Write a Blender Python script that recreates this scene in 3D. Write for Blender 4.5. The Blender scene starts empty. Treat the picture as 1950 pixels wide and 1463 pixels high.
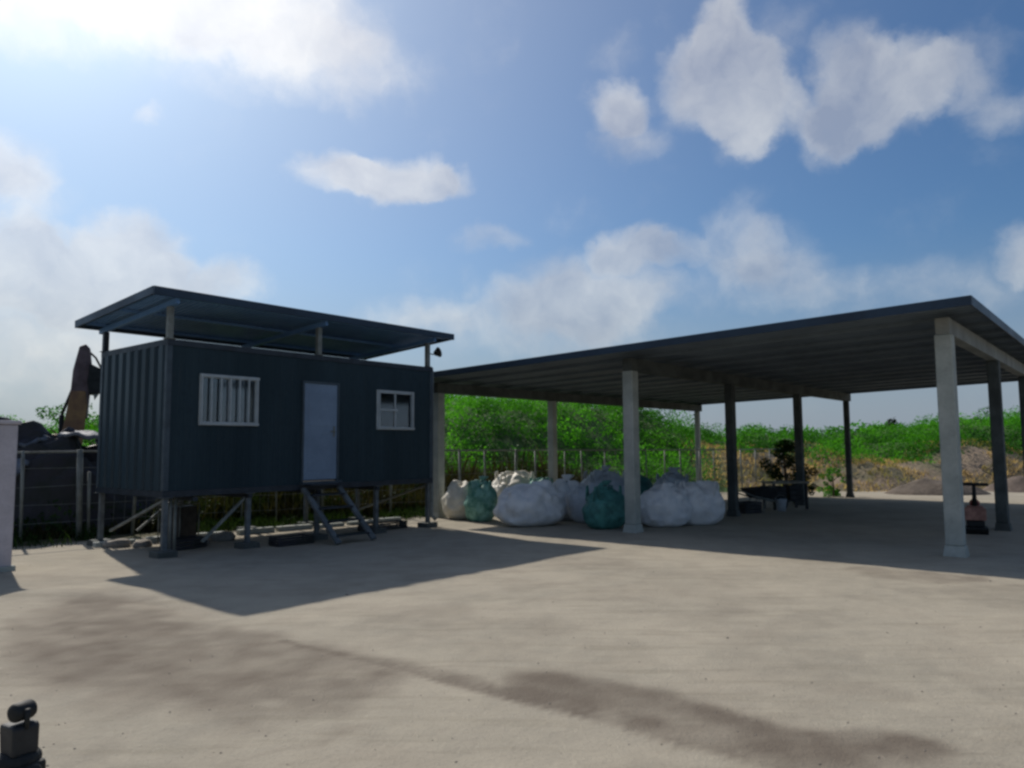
import bpy, math, random
import numpy as np
from mathutils import Vector, Matrix, noise

R = math.radians
SC = bpy.context.scene
COL = SC.collection
random.seed(7)

# ------------------------------------------------------------------ camera
cam_d = bpy.data.cameras.new('camera')
cam = bpy.data.objects.new('camera', cam_d)
COL.objects.link(cam)
cam_d.sensor_fit = 'HORIZONTAL'
cam_d.sensor_width = 36.0
cam_d.lens = 36.0 * 1409.8 / 1950.0
cam_d.clip_start = 0.05
cam_d.clip_end = 3000
cam.matrix_world = (Matrix.Translation((0, 0, 1.7075)) @ Matrix.Rotation(R(90) + 0.0854, 4, 'X')
                    @ Matrix.Rotation(-0.0063, 4, 'Z'))
SC.camera = cam

# ------------------------------------------------------------------ light and exposure
SUN_AZ, SUN_EL = R(-37.0), R(41.5)
vs = SC.view_settings
vs.view_transform = 'Standard'
vs.look = 'None'
vs.exposure = 0.0
vs.gamma = 1.0
SC.cycles.pixel_filter_type = 'BLACKMAN_HARRIS'
SC.cycles.filter_width = 2.7
SC.cycles.max_bounces = 8
SC.cycles.transparent_max_bounces = 12

sun_d = bpy.data.lights.new('sun', 'SUN')
sun_d.energy = 3.9
sun_d.angle = R(0.9)
sun_d.color = (1.0, 0.93, 0.84)
sun = bpy.data.objects.new('sun', sun_d)
COL.objects.link(sun)
sdir = Vector((math.sin(SUN_AZ) * math.cos(SUN_EL), math.cos(SUN_AZ) * math.cos(SUN_EL), math.sin(SUN_EL)))
sun.rotation_euler = sdir.to_track_quat('Z', 'Y').to_euler()
sun.location = (-30, 40, 60)

world = bpy.data.worlds.new('World')
SC.world = world
world.use_nodes = True
nt = world.node_tree
nt.nodes.clear()


class NT:
    """small helper to write node graphs as expressions"""
    def __init__(s, tree):
        s.t = tree

    def n(s, typ, **kw):
        nd = s.t.nodes.new(typ)
        for k, v in kw.items():
            setattr(nd, k, v)
        return nd

    def put(s, sock, v):
        if v is None:
            return
        if isinstance(v, bpy.types.NodeSocket):
            s.t.links.new(v, sock)
        else:
            sock.default_value = v

    def m(s, op, a, b=None, c=None, clamp=False):
        nd = s.n('ShaderNodeMath', operation=op, use_clamp=clamp)
        for i, v in enumerate((a, b, c)):
            s.put(nd.inputs[i], v)
        return nd.outputs[0]

    def v(s, op, a, b=None, out=0):
        nd = s.n('ShaderNodeVectorMath', operation=op)
        s.put(nd.inputs[0], a)
        s.put(nd.inputs[1], b)
        return nd.outputs[out]

    def mix(s, f, a, b, blend='MIX'):
        nd = s.n('ShaderNodeMix', data_type='RGBA', blend_type=blend, clamp_factor=True)
        s.put(nd.inputs[0], f)
        s.put(nd.inputs[6], a)
        s.put(nd.inputs[7], b)
        return nd.outputs[2]

    def noise(s, vec, scale, detail=4, rough=0.55, dist=0.0, out=0):
        nd = s.n('ShaderNodeTexNoise')
        s.put(nd.inputs['Vector'], vec)
        nd.inputs['Scale'].default_value = scale
        nd.inputs['Detail'].default_value = detail
        nd.inputs['Roughness'].default_value = rough
        nd.inputs['Distortion'].default_value = dist
        return nd.outputs[out]

    def ramp(s, f, lo, hi, a=0.0, b=1.0, smooth=True):
        nd = s.n('ShaderNodeMapRange', interpolation_type='SMOOTHSTEP' if smooth else 'LINEAR', clamp=True)
        s.put(nd.inputs[0], f)
        for i, v in enumerate((lo, hi, a, b)):
            nd.inputs[i + 1].default_value = v
        return nd.outputs[0]


g = NT(nt)
sky = g.n('ShaderNodeTexSky', sky_type='NISHITA', sun_disc=False)
sky.sun_elevation = SUN_EL
sky.sun_rotation = SUN_AZ
sky.air_density = 1.1
sky.dust_density = 1.2
sky.ozone_density = 1.6
tc = g.n('ShaderNodeTexCoord')
D = tc.outputs['Generated']
sx = g.n('ShaderNodeSeparateXYZ')
g.put(sx.inputs[0], D)
# direction warped a little, so that cloud outlines billow
nz = g.noise(D, 7.0, 6, 0.6, out=1)
warp = g.v('SCALE', g.v('SUBTRACT', nz, (0.5, 0.5, 0.5)))
warp.node.inputs['Scale'].default_value = 0.10
DW = g.v('NORMALIZE', g.v('ADD', D, warp))
sw = g.n('ShaderNodeSeparateXYZ')
g.put(sw.inputs[0], DW)
az = g.m('MULTIPLY', g.m('ARCTAN2', sw.outputs[0], sw.outputs[1]), 57.2958)
el = g.m('MULTIPLY', g.m('ARCSINE', sw.outputs[2]), 57.2958)
# azimuth, elevation, half width, half height (degrees), weight
BLOBS = [(-25.5, 30.5, 13.5, 3.2, 0.9), (-20.0, 28.2, 9.6, 3.2, 0.4), (-33.5, 26.8, 4.0, 2.1, 0.7), (-13.4, 27.4, 6.6, 2.1, 0.35),
         (-26.6, 23.3, 1.2, 0.7, 0.55), (-13.6, 20.5, 3.0, 1.8, 1.0), (-9.4, 20.4, 4.1, 1.9, 1.15), (-5.7, 19.9, 2.7, 1.2, 0.8),
         (-10.0, 18.7, 4.5, 1.1, 0.3), (-34.9, 18.5, 2.9, 2.4, 0.75), (-33.6, 16.1, 3.3, 2.6, 0.35), (-27.0, 14.1, 2.9, 2.5, 1.15),
         (-30.4, 11.5, 4.5, 2.6, 1.1), (-34.3, 12.0, 2.5, 2.7, 1.0), (-23.2, 12.0, 3.6, 1.8, 0.95), (-32.1, 7.5, 8.3, 4.5, 0.8),
         (16.8, 29.8, 2.1, 2.6, 1.0), (16.2, 26.3, 3.8, 3.1, 1.3), (18.3, 24.5, 3.0, 3.3, 1.1), (17.4, 21.8, 2.6, 1.6, 0.6),
         (20.7, 28.6, 2.2, 1.9, 0.3), (8.2, 25.3, 2.5, 1.6, 1.05), (9.5, 23.0, 3.2, 1.6, 0.6), (8.0, 28.6, 2.5, 1.2, 0.4),
         (25.5, 25.8, 2.5, 2.6, 0.9), (27.9, 23.6, 3.5, 2.8, 1.0), (23.3, 22.4, 2.1, 2.4, 0.7), (25.4, 22.2, 3.0, 1.7, 0.85),
         (31.4, 23.0, 2.4, 1.7, 0.55), (33.6, 24.2, 2.6, 1.5, 0.55), (34.6, 21.0, 2.2, 1.6, 0.6), (9.3, 14.8, 3.0, 1.6, 0.95),
         (5.8, 11.7, 6.0, 3.0, 0.8), (2.7, 9.4, 9.3, 2.8, 0.6), (12.9, 14.6, 2.1, 1.2, 0.65), (17.9, 15.3, 2.6, 3.0, 0.5),
         (20.8, 13.9, 2.8, 2.6, 0.42), (17.8, 11.9, 8.5, 2.0, 0.38), (28.2, 10.3, 6.8, 2.1, 0.45), (35.1, 12.0, 1.4, 1.5, 0.75),
         (-2.0, 16.0, 2.5, 1.0, 0.5), (-3.2, 13.0, 1.0, 1.4, 0.35), (-8.7, 9.8, 5.7, 1.6, 0.3),
         (-60, 20, 14, 7, 1.0), (60, 22, 12, 6, 1.0), (110, 30, 12, 5, .8), (-150, 30, 24, 12, 1.1), (5, 46, 12, 5, .7), (150, 35, 26, 13, 1.1), (-100, 30, 18, 10, 1.0), (95, 45, 18, 9, 1.0), (178, 62, 40, 12, 1.0)]  # clouds out of view; big ones behind the camera added as warmer fill light
acc = None
for (a0, e0, ra, re, w) in BLOBS:
    dx = g.m('MULTIPLY_ADD', az, 1.0 / (ra * 1.35), -a0 / (ra * 1.35))
    dy = g.m('MULTIPLY_ADD', el, 1.0 / (re * 1.35), -e0 / (re * 1.35))
    rr = g.m('MULTIPLY_ADD', dy, dy, g.m('MULTIPLY', dx, dx))
    b = g.m('SUBTRACT', 1.0, rr, clamp=True)
    b = g.m('MULTIPLY', b, w * 1.7)
    acc = b if acc is None else g.m('ADD', acc, b)
acc = g.m('MINIMUM', acc, 1.7)
fb = g.noise(DW, 9.0, 8, 0.58)
fb3 = g.noise(D, 26.0, 6, 0.6)
dens = g.m('MULTIPLY_ADD', g.m('SUBTRACT', fb, 0.5), 1.9, acc)
dens = g.m('MULTIPLY_ADD', g.m('SUBTRACT', fb3, 0.5), 0.65, dens)
alpha = g.m('POWER', g.ramp(dens, -0.05, 1.75), 1.2)
# cloud tone: bright tops, greyer inside
fb2 = g.noise(DW, 6.0, 6, 0.55)
# lit side of each billow: density here against density a little nearer the sun
fbs = g.noise(g.v('ADD', DW, tuple(c * 0.035 for c in sdir)), 9.0, 5, 0.55)
fbd = g.noise(DW, 9.0, 5, 0.55)
relief = g.m('SUBTRACT', fbd, fbs)
inner = g.ramp(dens, 0.6, 2.2, 0.06, -0.16)
tone = g.ramp(g.m('ADD', g.m('MULTIPLY_ADD', relief, 1.1, fb2), inner), 0.22, 0.78, smooth=False)
ccol = g.mix(tone, (0.22, 0.235, 0.285, 1), (0.50, 0.495, 0.48, 1))
# light scattered round the sun
cosang = g.v('DOT_PRODUCT', D, tuple(sdir), out=1)
aur = g.m('POWER', g.m('MAXIMUM', cosang, 0.0), 5.0)
aur2 = g.m('POWER', g.m('MAXIMUM', cosang, 0.0), 40.0)
# low haze near the horizon
lowz = g.ramp(g.m('ABSOLUTE', sx.outputs[2]), 0.0, 0.27, 1.0, 0.0)
skyc = g.v('MULTIPLY', sky.outputs[0], (0.040, 0.060, 0.080))
skyc = g.mix(g.m('MULTIPLY', lowz, 0.8), skyc, (0.30, 0.345, 0.42, 1))
aurv = g.n('ShaderNodeCombineXYZ')
g.put(aurv.inputs[0], g.m('MULTIPLY_ADD', aur, 0.27, g.m('MULTIPLY', aur2, 0.45)))
g.put(aurv.inputs[1], g.m('MULTIPLY_ADD', aur, 0.225, g.m('MULTIPLY', aur2, 0.42)))
g.put(aurv.inputs[2], g.m('MULTIPLY_ADD', aur, 0.17, g.m('MULTIPLY', aur2, 0.36)))
skyc = g.v('ADD', skyc, aurv.outputs[0])
ccol2 = g.v('ADD', ccol, g.v('ADD', g.v('MULTIPLY', skyc, (0.48, 0.46, 0.42)), g.v('MULTIPLY', aurv.outputs[0], (0.55, 0.45, 0.35))))
aur3 = g.m('MULTIPLY', g.m('POWER', g.m('MAXIMUM', cosang, 0.0), 14.0), 0.34)
glw = g.n('ShaderNodeCombineXYZ')
for q in range(3):
    g.put(glw.inputs[q], aur3)
ccol2 = g.v('ADD', ccol2, glw.outputs[0])
fin = g.mix(g.m('MULTIPLY', alpha, 0.93), skyc, ccol2)
bg = g.n('ShaderNodeBackground')
bg.inputs['Strength'].default_value = 1.0
g.put(bg.inputs[0], fin)
wo = g.n('ShaderNodeOutputWorld')
nt.links.new(bg.outputs[0], wo.inputs[0])


# ------------------------------------------------------------------ helpers
def tag(o, label=None, cat=None, group=None, kind=None):
    if label: o['label'] = label
    if cat: o['category'] = cat
    if group: o['group'] = group
    if kind: o['kind'] = kind
    return o


def empty(name, loc=(0, 0, 0), rz=0, label=None, cat=None, group=None):
    o = bpy.data.objects.new(name, None)
    COL.objects.link(o)
    o.location = loc
    o.rotation_euler = (0, 0, rz)
    o.empty_display_size = 0.2
    return tag(o, label, cat, group)


class MB:
    def __init__(s):
        s.v = []
        s.f = []

    def quad(s, *p):
        i = len(s.v)
        s.v += [tuple(q) for q in p]
        s.f.append(tuple(range(i, i + len(p))))
        return s

    def box(s, x0, x1, y0, y1, z0, z1, M=None):
        i = len(s.v)
        c = [(x0, y0, z0), (x1, y0, z0), (x1, y1, z0), (x0, y1, z0), (x0, y0, z1), (x1, y0, z1), (x1, y1, z1), (x0, y1, z1)]
        if M is not None:
            c = [tuple(M @ Vector(q)) for q in c]
        s.v += c
        s.f += [tuple(i + k for k in q) for q in ((0, 3, 2, 1), (4, 5, 6, 7), (0, 1, 5, 4), (1, 2, 6, 5), (2, 3, 7, 6), (3, 0, 4, 7))]
        return s

    def beam(s, a, b, w, d=None, up=(0, 0, 1)):
        """rectangular bar from a to b"""
        d = w if d is None else d
        a = Vector(a); b = Vector(b)
        z = (b - a)
        L = z.length
        z.normalize()
        u = Vector(up)
        if abs(z.dot(u)) > 0.95:
            u = Vector((1, 0, 0))
        x = u.cross(z).normalized()
        y = z.cross(x)
        M = Matrix.Translation(a) @ Matrix((x, y, z)).transposed().to_4x4()
        return s.box(-w / 2, w / 2, -d / 2, d / 2, 0, L, M)

    def tube(s, pts, r, n=10, cap=True):
        pts = [Vector(p) for p in pts]
        rs = r if isinstance(r, (list, tuple)) else [r] * len(pts)
        i0 = len(s.v)
        px = None
        for k, p in enumerate(pts):
            t = (pts[min(k + 1, len(pts) - 1)] - pts[max(k - 1, 0)]).normalized()
            if px is None:
                u = Vector((0, 0, 1)) if abs(t.z) < 0.9 else Vector((1, 0, 0))
                px = u.cross(t).normalized()
            else:
                px = (px - t * px.dot(t)).normalized()
            py = t.cross(px)
            for j in range(n):
                a = 2 * math.pi * j / n
                s.v.append(tuple(p + (px * math.cos(a) + py * math.sin(a)) * rs[k]))
        for k in range(len(pts) - 1):
            for j in range(n):
                a = i0 + k * n + j
                b = i0 + k * n + (j + 1) % n
                s.f.append((a, b, b + n, a + n))
        if cap:
            s.f.append(tuple(reversed(range(i0, i0 + n))))
            s.f.append(tuple(range(i0 + (len(pts) - 1) * n, i0 + len(pts) * n)))
        return s

    def lathe(s, prof, n=16, M=None):
        """prof: (radius, z) list"""
        i0 = len(s.v)
        for r, z in prof:
            for j in range(n):
                a = 2 * math.pi * j / n
                q = Vector((r * math.cos(a), r * math.sin(a), z))
                s.v.append(tuple(M @ q) if M is not None else tuple(q))
        for k in range(len(prof) - 1):
            for j in range(n):
                a = i0 + k * n + j
                b = i0 + k * n + (j + 1) % n
                s.f.append((a, b, b + n, a + n))
        s.f.append(tuple(reversed(range(i0, i0 + n))))
        s.f.append(tuple(range(i0 + (len(prof) - 1) * n, i0 + len(prof) * n)))
        return s

    def prism(s, poly, y0, y1, M=None):
        """poly in x,z; extruded along y"""
        n = len(poly)
        i = len(s.v)
        c = [(x, y0, z) for x, z in poly] + [(x, y1, z) for x, z in poly]
        if M is not None:
            c = [tuple(M @ Vector(q)) for q in c]
        s.v += c
        s.f.append(tuple(range(i, i + n)))
        s.f.append(tuple(reversed(range(i + n, i + 2 * n))))
        for k in range(n):
            l = (k + 1) % n
            s.f.append((i + k, i + n + k, i + n + l, i + l))
        return s

    def build(s, name, mat, parent=None, smooth=False, bevel=0.0):
        me = bpy.data.meshes.new(name)
        me.from_pydata(s.v, [], s.f)
        me.materials.append(mat)
        me.update()
        import bmesh
        bm = bmesh.new()
        bm.from_mesh(me)
        bmesh.ops.recalc_face_normals(bm, faces=bm.faces)
        bm.to_mesh(me)
        bm.free()
        if smooth:
            for p in me.polygons:
                p.use_smooth = True
        o = bpy.data.objects.new(name, me)
        COL.objects.link(o)
        if parent is not None:
            o.parent = parent
        if bevel > 0:
            b = o.modifiers.new('bevel', 'BEVEL')
            b.width = bevel
            b.segments = 2
            b.limit_method = 'ANGLE'
        return o


def copy_tree(o, parent=None):
    c = o.copy()
    COL.objects.link(c)
    c.parent = parent
    for ch in list(o.children):
        copy_tree(ch, c)
    return c


# ------------------------------------------------------------------ materials
def mat(name, col, rough=0.8, var=0.15, scale=3.0, bump=0.0, bscale=40.0, metal=0.0, col2=None, streak=False, spec=0.4, trans=0.0, rust=0.0):
    m = bpy.data.materials.new(name)
    m.use_nodes = True
    t = m.node_tree
    t.nodes.clear()
    h = NT(t)
    tcn = h.n('ShaderNodeTexCoord')
    P = tcn.outputs['Object']
    if streak:
        mp = h.n('ShaderNodeMapping')
        mp.inputs['Scale'].default_value = (1, 1, 0.12)
        h.put(mp.inputs[0], P)
        Pn = mp.outputs[0]
    else:
        Pn = P
    n1 = h.noise(Pn, scale, 6, 0.6)
    c2 = col2 if col2 else tuple(c * (1 - var) for c in col)
    c1 = tuple(min(1, c * (1 + var)) for c in col) if not col2 else col
    base = h.mix(h.ramp(n1, 0.32, 0.68), (*c1, 1), (*c2, 1))
    n2 = h.noise(P, scale * 9, 4, 0.6)
    base = h.mix(h.ramp(n2, 0.45, 0.75, 0, 0.35), base, (*tuple(c * 0.72 for c in c2), 1))
    bs = h.n('ShaderNodeBsdfPrincipled')
    h.put(bs.inputs['Base Color'], base)
    h.put(bs.inputs['Roughness'], h.ramp(n1, 0.2, 0.8, max(0.05, rough - 0.1), min(1, rough + 0.1)))
    bs.inputs['Metallic'].default_value = metal
    bs.inputs['Specular IOR Level'].default_value = spec
    if bump > 0:
        bn = h.n('ShaderNodeBump')
        bn.inputs['Strength'].default_value = 0.6
        bn.inputs['Distance'].default_value = bump
        h.put(bn.inputs['Height'], h.noise(P, bscale, 5, 0.65))
        h.put(bs.inputs['Normal'], bn.outputs[0])
    if rust > 0:
        mp2 = h.n('ShaderNodeMapping')
        mp2.inputs['Scale'].default_value = (7, 7, 0.7)
        h.put(mp2.inputs[0], P)
        rn = h.noise(mp2.outputs[0], 1.3, 6, 0.7)
        bs.inputs['Base Color'].links[0]
        h.put(bs.inputs['Base Color'], h.mix(h.ramp(rn, 0.60, 0.74, 0, rust), base, (0.075, 0.060, 0.045, 1)))
    out = h.n('ShaderNodeOutputMaterial')
    t.links.new(bs.outputs[0], out.inputs[0])
    return m


def leaf_mat(name, a, b, c=None, trans=0.35):
    """a..b mixed by the tint attribute of each leaf"""
    m = bpy.data.materials.new(name)
    m.use_nodes = True
    t = m.node_tree
    t.nodes.clear()
    h = NT(t)
    at = h.n('ShaderNodeAttribute', attribute_name='tint')
    col = h.mix(at.outputs['Fac'], (*a, 1), (*b, 1))
    if c:
        geo = h.n('ShaderNodeNewGeometry')
        n = h.noise(geo.outputs['Position'], 0.35, 3, 0.6)
        col = h.mix(h.ramp(n, 0.5, 0.68), col, (*c, 1))
    d = h.n('ShaderNodeBsdfPrincipled')
    h.put(d.inputs['Base Color'], col)
    d.inputs['Roughness'].default_value = 0.55
    d.inputs['Specular IOR Level'].default_value = 0.08
    tr = h.n('ShaderNodeBsdfTranslucent')
    h.put(tr.inputs[0], h.v('MULTIPLY', col, (2.2, 2.0, 1.0)))
    mx = h.n('ShaderNodeMixShader')
    mx.inputs[0].default_value = trans
    t.links.new(d.outputs[0], mx.inputs[1])
    t.links.new(tr.outputs[0], mx.inputs[2])
    out = h.n('ShaderNodeOutputMaterial')
    t.links.new(mx.outputs[0], out.inputs[0])
    return m


def glass_mat():
    m = bpy.data.materials.new('window_glass')
    m.use_nodes = True
    t = m.node_tree
    t.nodes.clear()
    h = NT(t)
    gl = h.n('ShaderNodeBsdfGlossy')
    gl.inputs['Roughness'].default_value = 0.06
    gl.inputs['Color'].default_value = (0.8, 0.85, 0.9, 1)
    tr = h.n('ShaderNodeBsdfTransparent')
    tr.inputs[0].default_value = (0.75, 0.8, 0.82, 1)
    fr = h.n('ShaderNodeFresnel')
    fr.inputs[0].default_value = 1.6
    mx = h.n('ShaderNodeMixShader')
    h.put(mx.inputs[0], h.m('MULTIPLY_ADD', fr.outputs[0], 0.9, 0.06))
    t.links.new(tr.outputs[0], mx.inputs[1])
    t.links.new(gl.outputs[0], mx.inputs[2])
    out = h.n('ShaderNodeOutputMaterial')
    t.links.new(mx.outputs[0], out.inputs[0])
    return m


M_NAVY = mat('navy_sheet', (0.022, 0.042, 0.053), 0.6, 0.2, 1.2, streak=True, col2=(0.015, 0.030, 0.038), spec=0.2, rust=0.35)
M_NAVY_END = mat('navy_end_sheet', (0.024, 0.046, 0.060), 0.45, 0.2, 1.5, streak=True, col2=(0.017, 0.034, 0.045), spec=0.25, rust=0.4)
M_ROOF = mat('roof_sheet', (0.14, 0.28, 0.52), 0.4, 0.2, 1.5, col2=(0.11, 0.23, 0.44))
M_FRAME = mat('painted_steel', (0.045, 0.065, 0.08), 0.5, 0.2, 4)
M_DFRAME = mat('dark_steel', (0.018, 0.026, 0.036), 0.5, 0.25, 4)
M_GALV = mat('galvanised_steel', (0.22, 0.235, 0.215), 0.55, 0.25, 5, col2=(0.13, 0.14, 0.125))
M_DOOR = mat('door_paint', (0.17, 0.235, 0.32), 0.5, 0.10, 2, rust=0.12)
M_WFRAME = mat('white_frame', (0.36, 0.40, 0.41), 0.5, 0.1, 4)
M_GLASS = glass_mat()
M_CURT = mat('curtain', (0.27, 0.27, 0.28), 0.9, 0.15, 5)
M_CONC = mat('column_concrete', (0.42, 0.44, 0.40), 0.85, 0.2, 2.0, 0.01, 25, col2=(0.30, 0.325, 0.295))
M_DCONC = mat('stained_shaded_concrete', (0.075, 0.085, 0.08), 0.85, 0.25, 2.0, 0.01, 25)  # dirty on cabin footings; on inner shed parts the shade is in the colour
M_BEAM = mat('beam_grey', (0.25, 0.26, 0.24), 0.7, 0.15, 2.5)
M_SHED = mat('shed_sheet', (0.15, 0.19, 0.225), 0.6, 0.2, 0.8, col2=(0.12, 0.15, 0.18))
M_FASC = mat('shed_fascia', (0.017, 0.034, 0.058), 0.45, 0.2, 1.0)
M_WALL = mat('gate_render', (0.50, 0.46, 0.48), 0.85, 0.1, 2.5, 0.006, 40)
M_BAGW = mat('white_woven', (0.74, 0.75, 0.75), 0.6, 0.06, 5, 0.02, 14, col2=(0.60, 0.62, 0.64))
M_BAGC = mat('cream_woven', (0.76, 0.72, 0.62), 0.6, 0.06, 5, 0.02, 14, col2=(0.60, 0.57, 0.48))
M_BAGG = mat('green_net', (0.03, 0.15, 0.115), 0.6, 0.1, 5, 0.02, 16, col2=(0.24, 0.46, 0.38))
M_BAGT = mat('teal_net', (0.03, 0.12, 0.11), 0.6, 0.1, 6, 0.02, 16, col2=(0.07, 0.24, 0.21))
M_BAGB = mat('grey_woven', (0.48, 0.52, 0.56), 0.6, 0.06, 5, 0.02, 14, col2=(0.36, 0.40, 0.44))
M_BLACK = mat('black_metal', (0.010, 0.012, 0.012), 0.7, 0.3, 8)
M_DARKOBJ = mat('dark_plastic', (0.02, 0.022, 0.024), 0.6, 0.3, 6)
M_TARP = mat('dark_tarp', (0.026, 0.024, 0.034), 0.6, 0.3, 3, 0.03, 6, col2=(0.02, 0.024, 0.02))
M_PALE = mat('pale_sheet', (0.13, 0.15, 0.18), 0.7, 0.2, 3, 0.02, 8)
M_RED = mat('red_enamel', (0.24, 0.055, 0.04), 0.5, 0.3, 10)
M_STEP = mat('worn_dark_steel', (0.10, 0.115, 0.12), 0.6, 0.3, 6)
M_RUST = mat('rusty_housing', (0.34, 0.17, 0.13), 0.6, 0.3, 8)
M_EXC = mat('excavator_paint', (0.27, 0.155, 0.06), 0.6, 0.25, 3, col2=(0.16, 0.085, 0.05))
M_EXD = mat('excavator_stick_paint', (0.11, 0.075, 0.08), 0.55, 0.3, 3)
M_BARK = mat('bark', (0.10, 0.075, 0.05), 0.9, 0.3, 6, 0.02, 20)
M_STONE = mat('pebble', (0.24, 0.215, 0.18), 0.9, 0.25, 2.0)
M_WOOD = mat('weathered_wood', (0.26, 0.23, 0.18), 0.85, 0.25, 6)
M_LEAF = leaf_mat('leaves', (0.020, 0.095, 0.010), (0.085, 0.34, 0.022), (0.014, 0.065, 0.014))
M_LEAFD = leaf_mat('dark_leaves', (0.012, 0.03, 0.009), (0.03, 0.062, 0.015), None, 0.15)
M_DRY = leaf_mat('dry_stems', (0.026, 0.030, 0.012), (0.072, 0.066, 0.030), (0.022, 0.042, 0.012), 0.12)
M_TAN = leaf_mat('tan_grass', (0.24, 0.18, 0.11), (0.38, 0.30, 0.19), (0.13, 0.17, 0.05), 0.45)


# ------------------------------------------------------------------ terrain
def sstep(a, b, x):
    t = np.clip((x - a) / (b - a), 0, 1)
    return t * t * (3 - 2 * t)


PX = [-400, -60, -30, -22, -10, -4, 2, 6.4, 9.2, 12, 17, 24, 28, 40, 80, 400]
PZ = [2.5, 2.5, 2.3, 3.0, 3.9, 4.35, 4.3, 3.7, 3.0, 2.25, 2.0, 2.7, 3.4, 3.9, 3.0, 2.5]


_rs = np.random.RandomState(3)
_tab = _rs.rand(256, 256)


def yard_z(x, y):
    return -0.0076 * (np.clip(y, -20, 30) - 12)


def foot_y(x):
    f = np.clip(14.6 + (x + 8.45) * 0.869 + 1.6, 9.0, 28.5)
    return f + (27.0 - f) * (1 - sstep(-11.5, -7.5, x))


def hill_z(x, y):
    f = foot_y(x)
    pz = np.interp(x, PX, PZ)
    right = sstep(8, 13, x)
    t = sstep(0, 1, np.clip((y - f) / (39 - f), 0, 1))
    lin = np.clip((y - f) / 11.0, 0, 1)
    z = pz * ((1 - right) * (0.35 * lin + 0.65 * t) + right * (0.42 * sstep(0, 0.45, lin) + 0.58 * t))
    z = z * (1 - 0.25 * sstep(46, 60, y)) - 0.25
    n = 0.34 * np.sin(x * 0.9 + 1.3 * np.sin(y * 0.31)) * np.sin(y * 0.55 + x * 0.23) + 0.14 * np.sin(x * 2.3 + y * 1.1)
    z = z + n * sstep(0, 4, y - f) + 0.45 * (fbm(x * 0.8, y * 1.1) - 0.5) * sstep(0, 2, y - f) * sstep(8, 11, x)
    return z + yard_z(x, y)


def grid_mesh(name, xs, ys, zf, material, kind='structure', mask_fns=None):
    X, Y = np.meshgrid(xs, ys)
    Z = zf(X, Y)
    nx, ny = len(xs), len(ys)
    co = np.stack([X, Y, Z], -1).reshape(-1, 3)
    i = np.arange((nx - 1) * (ny - 1))
    r, c = i // (nx - 1), i % (nx - 1)
    a = r * nx + c
    quads = np.stack([a, a + 1, a + nx + 1, a + nx], -1)
    me = bpy.data.meshes.new(name)
    me.vertices.add(len(co))
    me.vertices.foreach_set('co', co.ravel())
    me.loops.add(quads.size)
    me.loops.foreach_set('vertex_index', quads.ravel())
    me.polygons.add(len(quads))
    me.polygons.foreach_set('loop_start', np.arange(0, quads.size, 4))
    me.polygons.foreach_set('loop_total', np.full(len(quads), 4))
    me.update(calc_edges=True)
    me.polygons.foreach_set('use_smooth', np.ones(len(quads), bool))
    for nm, fn in (mask_fns or {}).items():
        at = me.attributes.new(nm, 'FLOAT', 'POINT')
        at.data.foreach_set('value', fn(X.ravel(), Y.ravel()).astype(np.float32))
    me.materials.append(material)
    o = bpy.data.objects.new(name, me)
    COL.objects.link(o)
    o['kind'] = kind
    return o


# value noise on arrays
_rs = np.random.RandomState(3)
_tab = _rs.rand(256, 256)


def vnoise(x, y):
    xi = np.floor(x).astype(int); yi = np.floor(y).astype(int)
    fx = x - xi; fy = y - yi
    fx = fx * fx * (3 - 2 * fx); fy = fy * fy * (3 - 2 * fy)
    a = _tab[xi % 256, yi % 256]; b = _tab[(xi + 1) % 256, yi % 256]
    c = _tab[xi % 256, (yi + 1) % 256]; d = _tab[(xi + 1) % 256, (yi + 1) % 256]
    return (a * (1 - fx) + b * fx) * (1 - fy) + (c * (1 - fx) + d * fx) * fy


def fbm(x, y, o=4):
    s = 0; w = 0.5; t = 0
    for k in range(o):
        s = s + w * vnoise(x * 2 ** k + 17 * k, y * 2 ** k + 5 * k)
        t += w
        w *= 0.5
    return s / t


def poly_sd(x, y, P):
    """signed distance, positive inside"""
    P = np.array(P, float)
    d = np.full(x.shape, 1e9)
    inside = np.zeros(x.shape, bool)
    n = len(P)
    for i in range(n):
        a = P[i]; b = P[(i + 1) % n]
        e = b - a
        t = np.clip(((x - a[0]) * e[0] + (y - a[1]) * e[1]) / (e @ e), 0, 1)
        d = np.minimum(d, np.hypot(x - a[0] - t * e[0], y - a[1] - t * e[1]))
        if e[1] != 0:
            cnd = ((a[1] > y) != (b[1] > y)) & (x < e[0] * (y - a[1]) / e[1] + a[0])
            inside ^= cnd
    return np.where(inside, d, -d)


S1 = [(-5.04, 7.92), (-5.09, 8.44), (-4.33, 8.56), (-3.38, 7.52), (-2.44, 7.08), (-1.91, 6.61), (-1.17, 6.09), (-0.78, 5.7), (-1.0, 5.24), (-1.14, 4.89), (-1.59, 4.86), (-1.76, 4.6), (-2.14, 4.96), (-2.49, 4.85), (-2.81, 5.07), (-2.95, 5.62), (-3.34, 5.28), (-4.35, 6.5)]
S2 = [(-2.01, 6.64), (-1.43, 6.3), (-0.9, 6.0), (-0.3, 5.51), (-0.07, 5.31), (-0.01, 5.71), (0.47, 5.64), (1.11, 5.18), (1.43, 4.73), (1.6, 4.51), (2.01, 4.46), (2.35, 4.31), (2.42, 4.08), (1.89, 3.86), (1.37, 3.87), (1.16, 4.13), (0.69, 4.54), (0.24, 4.9), (-0.29, 5.28), (-0.87, 5.77), (-1.38, 6.09)]
S3 = [(4.56, 10.52), (5.29, 10.22), (5.92, 9.64), (5.82, 9.28), (4.94, 9.31), (4.54, 9.84)]
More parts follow.
